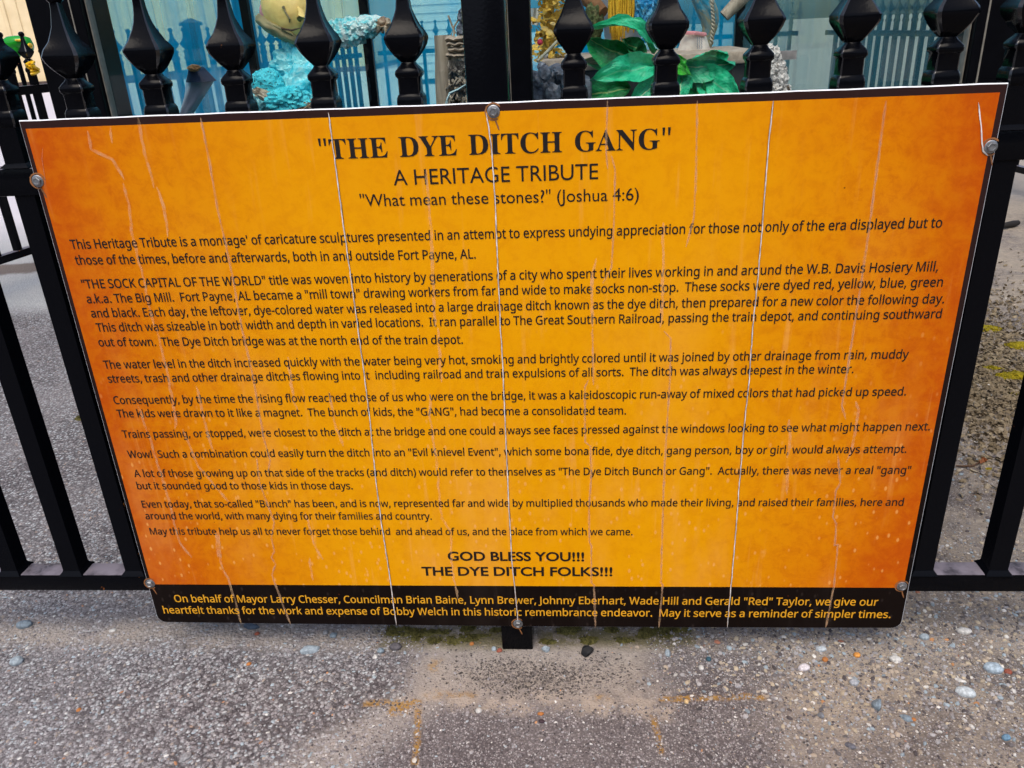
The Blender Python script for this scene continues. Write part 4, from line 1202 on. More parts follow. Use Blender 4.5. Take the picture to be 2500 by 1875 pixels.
tpart(gc, shell_poly([(462, 160), (500, 168), (527, 197), (452, 200)], Yg - 0.02, 0.035, 0.003), 'cap', NAVY, 60)
tpart(gc, crumple(at(474, 166, Yg - 0.06), (13 * k2, 9 * k2, 7 * k2), 31, 3, 0.35), 'bow', TAN)

# stump, driftwood and twigs on the right of the left bay
Yw = 0.85
kw = (Yw - CAM.y) / FPX
base = at(1078, 260, Yw)
st = place('tree_stump', 'upright grey weathered stump beside the middle frame of the case', 'stump', (base.x, base.y, ZB + 0.036))
mm = MB(); rings = []
for i in range(15):
    t = i / 14
    cc_ = at(1079 + 1 * math.sin(i), 86, Yw).lerp(Vector((base.x, base.y, ZB + 0.036)), t)
    rings.append([cc_ + Vector((math.cos(a), math.sin(a), 0)) * 18 * kw * (1 + 0.16 * noise.noise(Vector((math.cos(a) * 3, math.sin(a) * 3, i * 0.12))) + 0.08 * t) for a in [2 * math.pi * j / 24 for j in range(24)]])
mm.rings(rings)
tpart(st, mm, 'trunk', BARK, 40)
rnd = random.Random(11)
wood = [((1092, 96), (1145, 92), 6, 'pale topmost slab of driftwood beside the upright stump'), ((1095, 108), (1146, 106), 5, 'split second slab of driftwood below the pale topmost one'),
        ((1098, 121), (1146, 119), 6, 'broad grey slab of driftwood third from the top'), ((1093, 134), (1146, 135), 5, 'darker lowest slab of driftwood above the tangled roots')]
for i, (a, b, w, lab) in enumerate(wood):
    A, B = at(*a, Yw - 0.02), at(*b, Yw - 0.02)
    mm = MB(); rings = []
    for j in range(9):
        t = j / 8
        p = A.lerp(B, t) + Vector((0, 0, 0.004 * noise.noise(Vector((t * 4, i, 0)))))
        rings.append([p + Vector((0, math.cos(q_) * 0.035, math.sin(q_) * w * kw)) * (1 + 0.25 * noise.noise(Vector((t * 5, math.cos(q_) * 2 + i, math.sin(q_) * 2)))) for q_ in [2 * math.pi * n_ / 10 for n_ in range(10)]])
    mm.rings(rings)
    o = unparented_coords(mm, A).obj('driftwood', WOODH, None, 40, A)
    tag(o, lab, 'driftwood', 'slabs of driftwood stacked by the stump')
base = at(1122, 200, Yw)
mm = MB()
for i in range(60):
    u, v = rnd.uniform(1096, 1146), rnd.uniform(146, 215)
    pts = []
    for j in range(5):
        pts.append(at(u, v, Yw + rnd.uniform(-0.04, 0.03)))
        u += rnd.uniform(-9, 9); v += rnd.uniform(2, 18)
    mm.tube(pts, [rnd.uniform(0.0014, 0.004)] * 4 + [0.001], 5)
mm = join(mm, crumple(at(1118, 205, Yw + 0.06), (28 * kw, 0.04, 80 * kw), 41, 4, 0.35, 3), crumple(at(1118, 330, Yw + 0.06), (30 * kw, 0.04, 100 * kw), 42, 4, 0.3, 3))
rt = unparented_coords(mm, base).obj('tangled_roots', BARK, None, 40, base)
tag(rt, 'tangle of dark roots and twigs under the driftwood slabs', 'roots')
mm = MB(); mm.tube([at(1090, 250, Yw - 0.08), at(1098, 228, Yw - 0.08), at(1120, 218, Yw - 0.08), at(1137, 207, Yw - 0.08)], [0.0035, 0.003, 0.0028, 0.002], 6)
mm.tube([at(1098, 228, Yw - 0.08), at(1092, 242, Yw - 0.09), at(1088, 255, Yw - 0.09)], 0.002, 5)
o = unparented_coords(mm, at(1098, 228, Yw)).obj('pale_twig', plain('bleached_twig', rgb(150, 180, 186), 0.6), None, 60, at(1098, 228, Yw))
tag(o, 'bleached blue white forked twig in front of the dark roots', 'twig')
mm = MB(); mm.tube([at(1094, 38, Yw), at(1104, 64, Yw), at(1112, 82, Yw)], 0.0022, 5); mm.tube([at(1124, 40, Yw), at(1108, 66, Yw), at(1100, 90, Yw)], 0.002, 5); mm.tube([at(1108, 66, Yw), at(1108, 92, Yw)], 0.002, 5)
o = unparented_coords(mm, at(1108, 66, Yw)).obj('bare_twig', BARK, None, 60, at(1108, 66, Yw))
tag(o, 'bare brown twigs crossing above the driftwood by the middle frame', 'twig')
o = unparented_coords(join(crumple(at(1140, 42, Yw), (18 * kw, 0.03, 22 * kw), 44, 4, 0.25), crumple(at(1132, 76, Yw), (15 * kw, 0.03, 17 * kw), 45, 4, 0.25)), at(1138, 60, Yw)).obj('grey_rock', SLATE, None, 40, at(1138, 60, Yw))
tag(o, 'dark grey lumpy rock perched on the driftwood slabs', 'rock')

# ---- right bay
Yr = 0.66
kr = (Yr - CAM.y) / FPX
A = at(1300, 146, Yr + 0.06)
pl = MB(); pl.box(0.045, 0.47, Yr + 0.0, Yr + 0.34, A.z - 0.022, A.z, 0, 0.003)
o = unparented_coords(pl, (0.35, Yr + 0.1, A.z)).obj('wooden_ledge', WOODH, None, 30, (0.35, Yr + 0.1, A.z))
tag(o, 'grey weathered board forming a ledge inside the right side of the case', 'ledge')
pl = MB(); pl.box(0.06, 0.46, Yr + 0.01, Yr + 0.32, ZB + 0.037, A.z - 0.0225, 0, 0.003)
o = unparented_coords(pl, (0.35, Yr + 0.1, ZB + 0.04)).obj('dark_plinth', plain('dark_plinth', (0.012, 0.012, 0.014, 1), 0.7), None, 30, (0.35, Yr + 0.1, ZB + 0.04))
tag(o, 'black box plinth under the weathered ledge board in the case', 'plinth')
# slate heap: large front pieces are things
rnd = random.Random(21)
bigs = [((1330, 180), 16, 'blue grey curled slate flake on top of the dark heap'), ((1312, 225), 17, 'long upright slate flake at the left foot of the dark heap'), ((1352, 228), 19, 'broad rounded slate flake at the front of the dark heap'),
        ((1366, 180), 12, 'small pale slate flake at the right top of the dark heap'), ((1308, 195), 12, 'narrow tilted slate flake beside the grey case frame'), ((1385, 205), 14, 'dark square slate flake behind the rusty finial block')]
for i, ((u, v), w, lab) in enumerate(bigs):
    P = at(u, v, 0.50 + 0.02 * (i % 2))
    mm = crumple(P, (w * kr * 0.8, 0.012, w * kr * (1.5 if i in (1, 4) else 1.0)), 60 + i, 3, 0.25, 1.6, (rnd.uniform(-0.6, 0.1), rnd.uniform(-0.6, 0.6), rnd.uniform(-0.5, 0.5)))
    o = unparented_coords(mm, P).obj('slate_flake', SLATE, None, 25, P)
    tag(o, lab, 'stone', 'slate flakes heaped inside the case')
mm = MB()
for i in range(150):
    u, v = rnd.uniform(1296, 1420), rnd.uniform(158, 330)
    P = at(u, v, rnd.uniform(0.53, 0.64))
    t = crumple(P, (rnd.uniform(8, 16) * kr, 0.009, rnd.uniform(6, 13) * kr), 100 + i, 2, 0.3, 1.6, (rnd.uniform(-1, 1), rnd.uniform(-1, 1), rnd.uniform(-1, 1)))
    mm.add(t.v, t.f)
hb = MB(); hb.box(0.045, 0.14, 0.55, 0.655, ZB + 0.036, 0.845, 0, 0.01)
o = unparented_coords(join(mm, hb), (0.08, 0.58, ZB + 0.04)).obj('slate_rubble', SLATE, None, 25, (0.08, 0.58, ZB + 0.04))
tag(o, kind='stuff', label='heap of dark slate rubble inside the case', cat='rubble')

# dried yellow flower column
DRY = m_mottle('dried_petals', [rgb(36, 30, 18), rgb(150, 114, 34), rgb(222, 184, 66), rgb(190, 168, 110), rgb(60, 48, 28)], 30, 0.7)
P0 = at(1340, 130, Yr + 0.12)
mm = MB()
def leaflet(mb, P, s, rnd, bend=0.4):
    R_ = Matrix.Rotation(rnd.uniform(0, 6.3), 3, 'Z') @ Matrix.Rotation(rnd.uniform(-1.2, 1.2), 3, 'X') @ Matrix.Rotation(rnd.uniform(-1, 1), 3, 'Y')
    pts = [(-1, 0, 0), (-0.3, 0.5, bend * 0.4), (0.5, 0.4, bend), (1, 0, bend * 0.6), (0.5, -0.4, bend), (-0.3, -0.5, bend * 0.4)]
    mb.add([P + R_ @ (Vector(p) * s) for p in pts], [(0, 1, 2, 5), (5, 2, 4), (2, 3, 4)])
for i in range(420):
    v = rnd.uniform(-60, 150)
    u = 1345 + rnd.gauss(0, 15 + 0.06 * v)
    leaflet(mm, at(u, v, Yr + 0.12 + rnd.uniform(-0.06, 0.06)), rnd.uniform(0.006, 0.012), rnd)
mm.tube([at(1338, -70, Yr + 0.12), P0], 0.012, 8)
o = unparented_coords(mm, P0).obj('dried_flower_bundle', DRY, None, None, P0)
tag(o, 'upright bundle of dried yellow and black petals behind the slate heap', 'dried flowers')
o = unparented_coords(crumple(at(1318, 103, Yr + 0.04), (6 * kr, 6 * kr, 6 * kr), 51, 3, 0.3), at(1318, 103, Yr + 0.04)).obj('red_flower', plain('red_petals', rgb(176, 30, 66), 0.6), None, 40, at(1318, 103, Yr + 0.04))
tag(o, 'tiny crumpled crimson flower on the yellow dried petals', 'flower')
o = unparented_coords(shell_poly([(1293, 20), (1317, 20), (1315, 62), (1294, 60)], Yr + 0.2, 0.012, 0.004), at(1305, 60, Yr + 0.2)).obj('white_card', plain('white_card', rgb(196, 200, 196), 0.6), None, 40, at(1305, 60, Yr + 0.2))
tag(o, 'small white crumpled card beside the middle frame', 'card')
mm = MB(); mm.tube([at(1312, 150, Yr - 0.03), at(1340, 122, Yr), at(1365, 96, Yr + 0.03)], [0.0025, 0.003, 0.0025], 6)
o = unparented_coords(mm, at(1340, 122, Yr)).obj('pale_rod', plain('pale_rod', rgb(150, 150, 130), 0.6), None, 60, at(1340, 122, Yr))
tag(o, 'thin pale rod leaning on the dried petals', 'rod')
# brown branch running down from the left
A, B = at(1420, -12, Yr + 0.3), at(1474, 30, Yr + 0.25)
mm = MB(); mm.tube([A, A.lerp(B, 0.35) + Vector((0, 0, 0.004)), A.lerp(B, 0.7), B], [0.016, 0.018, 0.016, 0.012], 10)
o = unparented_coords(mm, B).obj('brown_branch', m_mottle('brown_bark', [rgb(60, 38, 22), rgb(128, 90, 56), rgb(90, 62, 40)], 40, 0.8), None, 60, B)
tag(o, 'thick brown branch slanting down above the green leaves', 'branch')
# yellow yarn and the white sack behind it
P0 = at(1517, -10, Yr + 0.22)
mm = MB()
for i in range(56):
    u = 1486 + 62 * (i % 28) / 27 + rnd.uniform(-2, 2)
    e = 62 + 20 * rnd.random() + (24 if 1490 < u < 1525 else 0)
    yy = Yr + 0.22 - 0.02 * math.sin((i % 28) / 27 * math.pi) - 0.012 * (i // 28) + rnd.uniform(-0.004, 0.004)
    pts = [at(u + rnd.uniform(-1.5, 1.5) * j * 0.5 + (1517 - u) * 0.10 * j / 4, -30 + (e + 30) * j / 4, yy) for j in range(5)]
    mm.tube(pts, 0.0014, 5)
o = unparented_coords(mm, P0).obj('yarn_tassel', m_mottle('yellow_yarn', [rgb(170, 124, 10), rgb(236, 192, 50), rgb(206, 154, 24)], 120, 0.8, 0.4), None, 180, P0)
tag(o, 'hanging bunch of mustard yellow yarn above the green leaves', 'yarn')
SACK = m_mottle('white_sack', [rgb(150, 160, 176), rgb(196, 204, 214)], 14, 0.6)
P0 = at(1505, 95, Yr + 0.30)
o = unparented_coords(shell_poly([(1466, -20), (1556, -20), (1566, 105), (1478, 112)], Yr + 0.30, 0.05, 0.006), P0).obj('white_sack', SACK, None, 60, P0)
tag(o, 'pale blue white sack hanging behind the yellow yarn', 'sack')
P0 = at(1570, 30, Yr + 0.24)
o = unparented_coords(join(crumple(P0, (26 * kr, 0.03, 38 * kr), 71, 4, 0.35, 2.6), crumple(at(1590, -5, Yr + 0.26), (26 * kr, 0.03, 26 * kr), 72, 4, 0.35, 2.6)), P0).obj('blue_cloth', m_mottle('blue_cloth', [rgb(10, 60, 110), rgb(30, 130, 180), rgb(120, 180, 200)], 24, 0.45), None, None, P0)
tag(o, 'crumpled bright blue cloth beside the yellow yarn', 'cloth')
P0 = at(1448, 60, Yr + 0.26)
o = unparented_coords(crumple(P0, (22 * kr, 0.03, 44 * kr), 73, 4, 0.3, 2.4), P0).obj('olive_moss', m_mottle('olive_moss', [rgb(34, 44, 24), rgb(78, 92, 52), rgb(120, 110, 80)], 60, 0.9, 0.8), None, None, P0)
tag(o, 'olive moss clump under the brown branch', 'moss')

# large artificial leaves
def m_leaf(name, a, b, c_):
    g = G(name, 'UV')
    u, v, w = g.xyz()
    n = g.noise(9, 4)
    c = g.mix(n.ramp(0.3, 0.7), a, b)
    rib = (v - 0.5).abs().ramp(0.035, 0.012)
    c = g.mix(rib * 0.8, c, c_)
    vein = g.math('SINE', (u * 15.0 - (v - 0.5).abs() * 9.0) * 6.2832)
    c = g.mix(vein.ramp(0.85, 1.0) * 0.12, c, c_)
    g.bump(n * 0.6 + vein * 0.03, 0.5, 0.01)
    g.fin(c, 0.34, 0, 0.5)
    tl = g.nt.nodes.new('ShaderNodeBsdfTranslucent')
    g.set(tl.inputs[0], c)
    mx = g.nt.nodes.new('ShaderNodeMixShader')
    mx.inputs[0].default_value = 0.25
    g.nt.links.new(g.bsdf.outputs[0], mx.inputs[1])
    g.nt.links.new(tl.outputs[0], mx.inputs[2])
    g.nt.links.new(mx.outputs[0], g.out.inputs[0])
    return g.mat
LEAVES = {'jade': m_leaf('jade_leaf', rgb(14, 190, 134), rgb(70, 222, 170), rgb(130, 214, 170)), 'deep': m_leaf('deep_leaf', rgb(8, 130, 70), rgb(24, 166, 96), rgb(190, 214, 140)),
          'grass': m_leaf('grass_leaf', rgb(40, 186, 56), rgb(96, 214, 80), rgb(140, 214, 110)), 'sea': m_leaf('sea_leaf', rgb(18, 164, 118), rgb(56, 204, 152), rgb(214, 228, 190))}
def leaf(t, A, B, width, mat, curl=0.02, tilt=0.0, seed=0, tipw=0.0, sag=0.0):
    """A foot, B tip (pixel, pixel, Y); a cupped blade with a midrib and a wavy edge"""
    A, B = at(*A), at(*B)
    d = B - A
    L = d.length
    x = d.normalized()
    view = (CAM - (A + B) / 2).normalized()
    side = x.cross(view).normalized()
    nrm = side.cross(x)
    side = (Matrix.Rotation(tilt, 3, x) @ side)
    nrm = (Matrix.Rotation(tilt, 3, x) @ nrm)
    N, Mx = 22, 12
    top, uv = [], []
    for i in range(N + 1):
        s = i / N
        w = width * (math.sin(math.pi * min(1, s ** 0.8)) ** 0.75 if s < 1 else 0) + tipw * s + 0.0008
        for j in range(Mx + 1):
            r_ = j / Mx * 2 - 1
            wob = 0.06 * noise.noise(Vector((s * 6, r_ * 2, seed)))
            h = curl * (r_ * r_ - 0.3) + 0.014 * noise.noise(Vector((s * 4.0, r_ * 1.6, seed + 5))) + 0.0016 * math.sin(s * 40 + abs(r_) * 9)
            top.append(A + x * (L * s) + side * (w * r_ * (1 + wob)) + nrm * (h + sag * math.sin(math.pi * s)))
    mb = MB()
    n = Mx + 1
    bot = [p - nrm * 0.0009 for p in top]
    K = len(top)
    fs = []
    for i in range(N):
        for j in range(Mx):
            a = i * n + j
            fs.append((a, a + 1, a + n + 1, a + n))
            fs.append((a + K, a + n + K, a + n + 1 + K, a + 1 + K))
    mb.add(top + bot, fs)
    o = tpart(t, mb, 'leaf', LEAVES[mat], 180)
    uvl = o.data.uv_layers.new(name='UVMap')
    co = [(i / N, j / Mx) for i in range(N + 1) for j in range(n)] * 2
    for lp in o.data.loops:
        uvl.data[lp.index].uv = co[lp.vertex_index]
    return o
Yl = 0.56
P0 = at(1590, 200, Yl + 0.05)
plant = place('artificial_plant', 'artificial plant with big glossy green fabric leaves in the right side of the case', 'plant', (P0.x, P0.y, ZB + 0.036))
mm = MB(); mm.tube([(P0.x, P0.y, ZB + 0.037), P0, at(1580, 140, Yl + 0.06)], [0.006, 0.005, 0.003], 8)
tpart(plant, mm, 'stem', LEAVES['deep'], 60)
leaf(plant, (1605, 158, Yl + 0.02), (1444, 193, Yl - 0.06), 29 * kr, 'jade', 0.012, 0.30, 1, 0, 0.008)
leaf(plant, (1600, 128, Yl + 0.06), (1444, 66, Yl + 0.05), 16 * kr, 'jade', 0.012, 0.7, 2, 0, 0.045)
leaf(plant, (1555, 148, Yl + 0.05), (1436, 96, Yl + 0.05), 29 * kr, 'deep', 0.02, -0.3, 3, 0.004, 0.012)
leaf(plant, (1570, 130, Yl + 0.04), (1520, 95, Yl + 0.03), 18 * kr, 'deep', 0.02, 0.2, 4)
leaf(plant, (1540, 215, Yl + 0.02), (1395, 236, Yl + 0.02), 26 * kr, 'deep', 0.012, 0.2, 5)
leaf(plant, (1600, 175, Yl + 0.04), (1430, 150, Yl + 0.09), 22 * kr, 'deep', 0.02, 0.1, 6)
leaf(plant, (1655, 165, Yl + 0.02), (1795, 155, Yl + 0.0), 26 * kr, 'sea', 0.016, 0.3, 7, 0, 0.010)
leaf(plant, (1690, 150, Yl + 0.03), (1776, 128, Yl + 0.03), 19 * kr, 'jade', 0.012, 0.5, 8)
leaf(plant, (1700, 172, Yl + 0.02), (1806, 246, Yl - 0.05), 30 * kr, 'jade', 0.010, 0.1, 9, 0.006)
leaf(plant, (1640, 140, Yl + 0.01), (1686, 183, Yl - 0.02), 16 * kr, 'grass', 0.012, 0.2, 10)
leaf(plant, (1665, 180, Yl + 0.01), (1654, 262, Yl - 0.05), 26 * kr, 'sea', 0.010, 0.2, 11)
leaf(plant, (1620, 185, Yl + 0.01), (1535, 260, Yl - 0.03), 22 * kr, 'sea', 0.012, 0.2, 12)
leaf(plant, (1692, 190, Yl + 0.03), (1715, 268, Yl - 0.03), 22 * kr, 'deep', 0.012, 0.2, 13)

# white cushion with a line of script, blue arm with rope, clear-wrapped driftwood
Yp = 0.86
P0 = at(1685, 122, Yp)
cu_ = place('printed_pouch', 'small cream and pink pouch with faded script lying by the green leaves', 'pouch', (P0.x, P0.y, P0.z))
kp = (Yp - CAM.y) / FPX
tpart(cu_, shell_poly([(1668, 80), (1722, 84), (1736, 125), (1655, 124)], Yp, 0.025, 0.003), 'cloth', m_mottle('cream_cloth', [rgb(190, 170, 160), rgb(224, 218, 208), rgb(200, 168, 160)], 10, 0.7), 60)
mm = MB(); mm.tube([at(1668, 80, Yp - 0.012), at(1695, 80, Yp - 0.035), at(1722, 84, Yp - 0.012)], 0.004, 6)
tpart(cu_, mm, 'pink_hem', PINKC, 60)
mm = MB()
for j in range(3):
    pts = [at(1703 + j * 5 + 1.6 * math.sin(i * 2.4 + j), 90 + i * 2.4, Yp - 0.034) for i in range(13)]
    mm.tube(pts, 0.0006, 4)
tpart(cu_, mm, 'script', plain('blue_script', rgb(60, 90, 120), 0.6), 60)
P0 = at(1738, 60, 0.95)
ba = place('blue_wrapped_arm', 'blue and tan wrapped arm with a twisted rope hanging beside it', 'sculpture', (P0.x, P0.y, P0.z))
ka = (0.95 - CAM.y) / FPX
mm = MB(); rings = []
for i, (u, v, w) in enumerate([(1705, -30, 22), (1716, 0, 24), (1726, 25, 24), (1732, 48, 20), (1733, 68, 17), (1728, 90, 14), (1724, 118, 12)]):
    cc_ = at(u, v, 0.95)
    rings.append([cc_ + Vector((math.cos(a) * w * ka, math.sin(a) * w * ka, 0)) * (1 + 0.2 * noise.noise(Vector((math.cos(a) * 2, math.sin(a) * 2, i)))) for a in [2 * math.pi * j / 18 for j in range(18)]])
mm.rings(rings)
tpart(ba, mm, 'arm', m_mottle('blue_tan_wrap', [rgb(14, 80, 110), rgb(30, 130, 160), rgb(160, 150, 110), rgb(20, 100, 140)], 18, 0.35))
mm = MB()
for ph in (0, math.pi):
    mm.tube([at(1738 + 8 * i / 40 - 9 * max(0, (i - 20) / 20) + 3.2 * math.cos(i * 0.9 + ph), 0 + 2.7 * i, 0.90 + 0.003 * math.sin(i * 0.9 + ph)) for i in range(41)], 0.0022, 5)
tpart(ba, mm, 'rope', m_mottle('grey_rope', [rgb(120, 120, 104), rgb(190, 186, 168)], 90, 0.8), 180)
A, B = at(1768, 40, 1.1), at(1830, -25, 1.1)
mm = MB(); mm.tube([A, A.lerp(B, 0.5), B], [0.014, 0.016, 0.018], 10)
o = unparented_coords(mm, A).obj('grey_pole', BARK, None, 60, A)
tag(o, 'grey brown pole leaning up to the right behind the rope', 'pole')
P0 = at(1888, 225, 0.62)
kk = (0.62 - CAM.y) / FPX
cw = place('wrapped_driftwood', 'knotty driftwood twisted in clear plastic beside the right hand leaves', 'driftwood', (P0.x, P0.y, P0.z))
mm = MB()
for i, (u, v, w, h) in enumerate([(1872, 125, 15, 14), (1886, 140, 15, 20), (1892, 165, 17, 22), (1880, 180, 14, 30), (1905, 190, 14, 22), (1875, 215, 22, 16), (1905, 222, 20, 14), (1890, 240, 32, 14), (1890, 275, 30, 30), (1888, 330, 34, 40), (1886, 400, 38, 50), (1884, 470, 40, 50)]):
    t = crumple(at(u, v, 0.62), (w * kk, 12 * kk, h * kk), 80 + i, 4, 0.4, 2.4); mm.add(t.v, t.f)
tpart(cw, mm, 'wrapped_wood', CLEARG)
mm = MB(); mm.box(-0.012, 0.022, -0.002, 0.002, -0.008, 0.008); mm.v = [tuple(Vector(p) + at(1915, 135, 0.64)) for p in mm.v]
tpart(cw, mm, 'card_tag', plain('grey_card', rgb(140, 136, 136), 0.6))

# ------------------------------------------------------------------ behind: cream metal building, green ornament
def m_siding(col_a, col_b, horiz=False):
    g = G('siding')
    n = g.noise(2.0, 4)
    st_ = g.noise(1.0, 3, co=g.stretch(6, 1, 0.05))
    c = g.mix(n.ramp(0.3, 0.7) * 0.4 + st_.ramp(0.5, 0.7) * 0.3, col_a, col_b)
    return g.fin(c, 0.55)
BY = 22.0
x0_, x1_ = at(-900, 50, BY).x, at(880, 50, BY).x
bd = thing('metal_building', 'cream metal sided building far behind the fence on the left', 'building', (x0_, BY, 0))
mm = MB()
pts = []
n_p = int((x1_ - x0_) / 0.34)
for i in range(n_p):
    a = x0_ + i * 0.34
    pts += [(a, 0.0), (a + 0.27, 0.0), (a + 0.285, -0.035), (a + 0.325, -0.035)]
pts.append((x1_, 0.0))
N = len(pts)
mm.add([(x, BY + y, 0.12) for x, y in pts] + [(x, BY + y, 4.6) for x, y in pts], [(i, i + 1, i + 1 + N, i + N) for i in range(N - 1)])
mm.add([(x1_, BY, 0.12), (x1_, BY + 9, 0.12), (x1_, BY + 9, 4.6), (x1_, BY, 4.6), (x0_, BY + 9, 0.12), (x0_, BY + 9, 4.6), (x0_, BY, 0.12), (x0_, BY, 4.6)], [(0, 1, 2, 3), (1, 4, 5, 2), (4, 6, 7, 5)])
tpart(bd, mm, 'wall', m_siding(rgb(226, 208, 168), rgb(196, 172, 126)))
mm = MB(); mm.box(x0_ - 0.1, x1_ + 0.1, BY - 0.06, BY + 9.0, 0.0, 0.12); tpart(bd, mm, 'foundation', plain('dark_foundation', rgb(74, 62, 58), 0.9))
mm = MB(); mm.add([(x0_ - 0.3, BY - 0.35, 4.602), (x1_ + 0.3, BY - 0.35, 4.602), (x1_ + 0.3, BY + 4.5, 5.6), (x0_ - 0.3, BY + 4.5, 5.6), (x1_ + 0.3, BY + 9.3, 4.602), (x0_ - 0.3, BY + 9.3, 4.602)], [(0, 1, 2, 3), (3, 2, 4, 5)])
tpart(bd, mm, 'roof', plain('grey_roof', rgb(130, 128, 124), 0.6))
H2 = 15.0
xa, xb = at(980, 50, H2).x, at(1240, 50, H2).x
b2 = thing('clapboard_house', 'pale clapboard house seen through the back glass beside the middle frame', 'building', (xa, H2, 0))
mm = MB()
nb = 22
for i in range(nb):
    z = 0.1 + i * 0.14
    mm.add([(xa, H2, z), (xb, H2, z), (xb, H2 + 0.02, z + 0.14), (xa, H2 + 0.02, z + 0.14), (xa, H2 + 0.02, z), (xb, H2 + 0.02, z)], [(0, 1, 2, 3), (0, 4, 5, 1)])
zt = 0.1 + nb * 0.14
mm.add([(xb, H2 + 0.021, 0.1), (xb, H2 + 5, 0.1), (xb, H2 + 5, zt), (xb, H2 + 0.021, zt), (xa, H2 + 5, 0.1), (xa, H2 + 5, zt), (xa, H2 + 0.021, 0.1), (xa, H2 + 0.021, zt)], [(0, 1, 2, 3), (1, 4, 5, 2), (4, 6, 7, 5)])
tpart(b2, mm, 'wall', m_siding(rgb(206, 210, 212), rgb(180, 186, 190)))
mm = MB(); mm.add([(xa - 0.2, H2 - 0.3, zt - 0.02), (xb + 0.2, H2 - 0.3, zt - 0.02), (xb + 0.2, H2 + 2.5, zt + 1.2), (xa - 0.2, H2 + 2.5, zt + 1.2), (xb + 0.2, H2 + 5.3, zt - 0.02), (xa - 0.2, H2 + 5.3, zt - 0.02)], [(0, 1, 2, 3), (3, 2, 4, 5)])
tpart(b2, mm, 'roof', plain('dark_roof', rgb(90, 88, 92), 0.8))

# glossy green ornament and yellow rosette on the far side of the left fence
Yo = 3.3
P0 = at(48, 120, Yo)
ko = (Yo - CAM.y) / FPX
orn = place('garden_ornament', 'glossy green and yellow arched ornament behind the far left fence', 'ornament', (P0.x, P0.y, 0))
GREEN = m_mottle('green_enamel', [rgb(6, 92, 14), rgb(16, 138, 26), rgb(26, 150, 30)], 6, 0.15, 0.05)
YELL = plain('yellow_enamel', rgb(236, 186, 16), 0.2, 0, 0.1)
mm = MB(); rings = []
for i, (u, v, w) in enumerate([(4, 108, 8), (18, 104, 13), (30, 107, 17), (44, 104, 15), (58, 103, 13), (70, 106, 13), (77, 116, 11), (79, 126, 4)]):
    cc_ = at(u, v, Yo)
    rings.append([cc_ + Vector((0.3 * math.cos(a) * w * ko, math.sin(a) * w * ko, math.cos(a) * w * ko)) for a in [2 * math.pi * j / 16 for j in range(16)]])
mm.rings(rings)
mm2 = MB(); rings = []
for i, (u, v, w) in enumerate([(40, 104, 12), (42, 118, 13), (43, 132, 9), (44, 142, 4)]):
    cc_ = at(u, v, Yo)
    rings.append([cc_ + Vector((math.cos(a) * w * ko, math.sin(a) * w * ko, 0)) for a in [2 * math.pi * j / 14 for j in range(14)]])
mm2.rings(rings)
tpart(orn, join(mm, mm2), 'arch', GREEN, 60)
tpart(orn, join(crumple(at(48, 98, Yo - 0.035), (11 * ko, 0.02, 2.6 * ko), 5, 3, 0.05), crumple(at(74, 112, Yo - 0.03), (3 * ko, 0.02, 6 * ko), 6, 3, 0.05)), 'yellow_patch', YELL, 60)
q = at(43, 142, Yo)
mm = MB(); mm.tube([(q.x, q.y, 0.0), (q.x, q.y, q.z + 0.01)], 0.012, 8)
tpart(orn, mm, 'stake', PAINT, 60)
P0 = at(80, 166, 2.55)
kq = (2.55 - CAM.y) / FPX
ro = place('yellow_rosette', 'bright yellow ring shaped rosette hung on the far left fence', 'ornament', P0)
mm = MB()
for rr_, w in ((11.5, 3.4), (5.5, 2.6)):
    pts = [P0 + Vector((math.cos(a) * rr_ * kq * 0.72, -0.02 * math.sin(a * 3), math.sin(a) * rr_ * kq * 1.15)) for a in [2 * math.pi * i / 20 for i in range(21)]]
    mm.tube(pts, w * kq, 8)
tpart(ro, mm, 'ring', YELL, 60)
mm = crumple(P0 + Vector((0, 0.012, 0)), (4 * kq, 0.01, 5 * kq), 3, 3, 0.1)
tpart(ro, mm, 'centre', plain('ochre_centre', rgb(150, 100, 10), 0.4), 60)

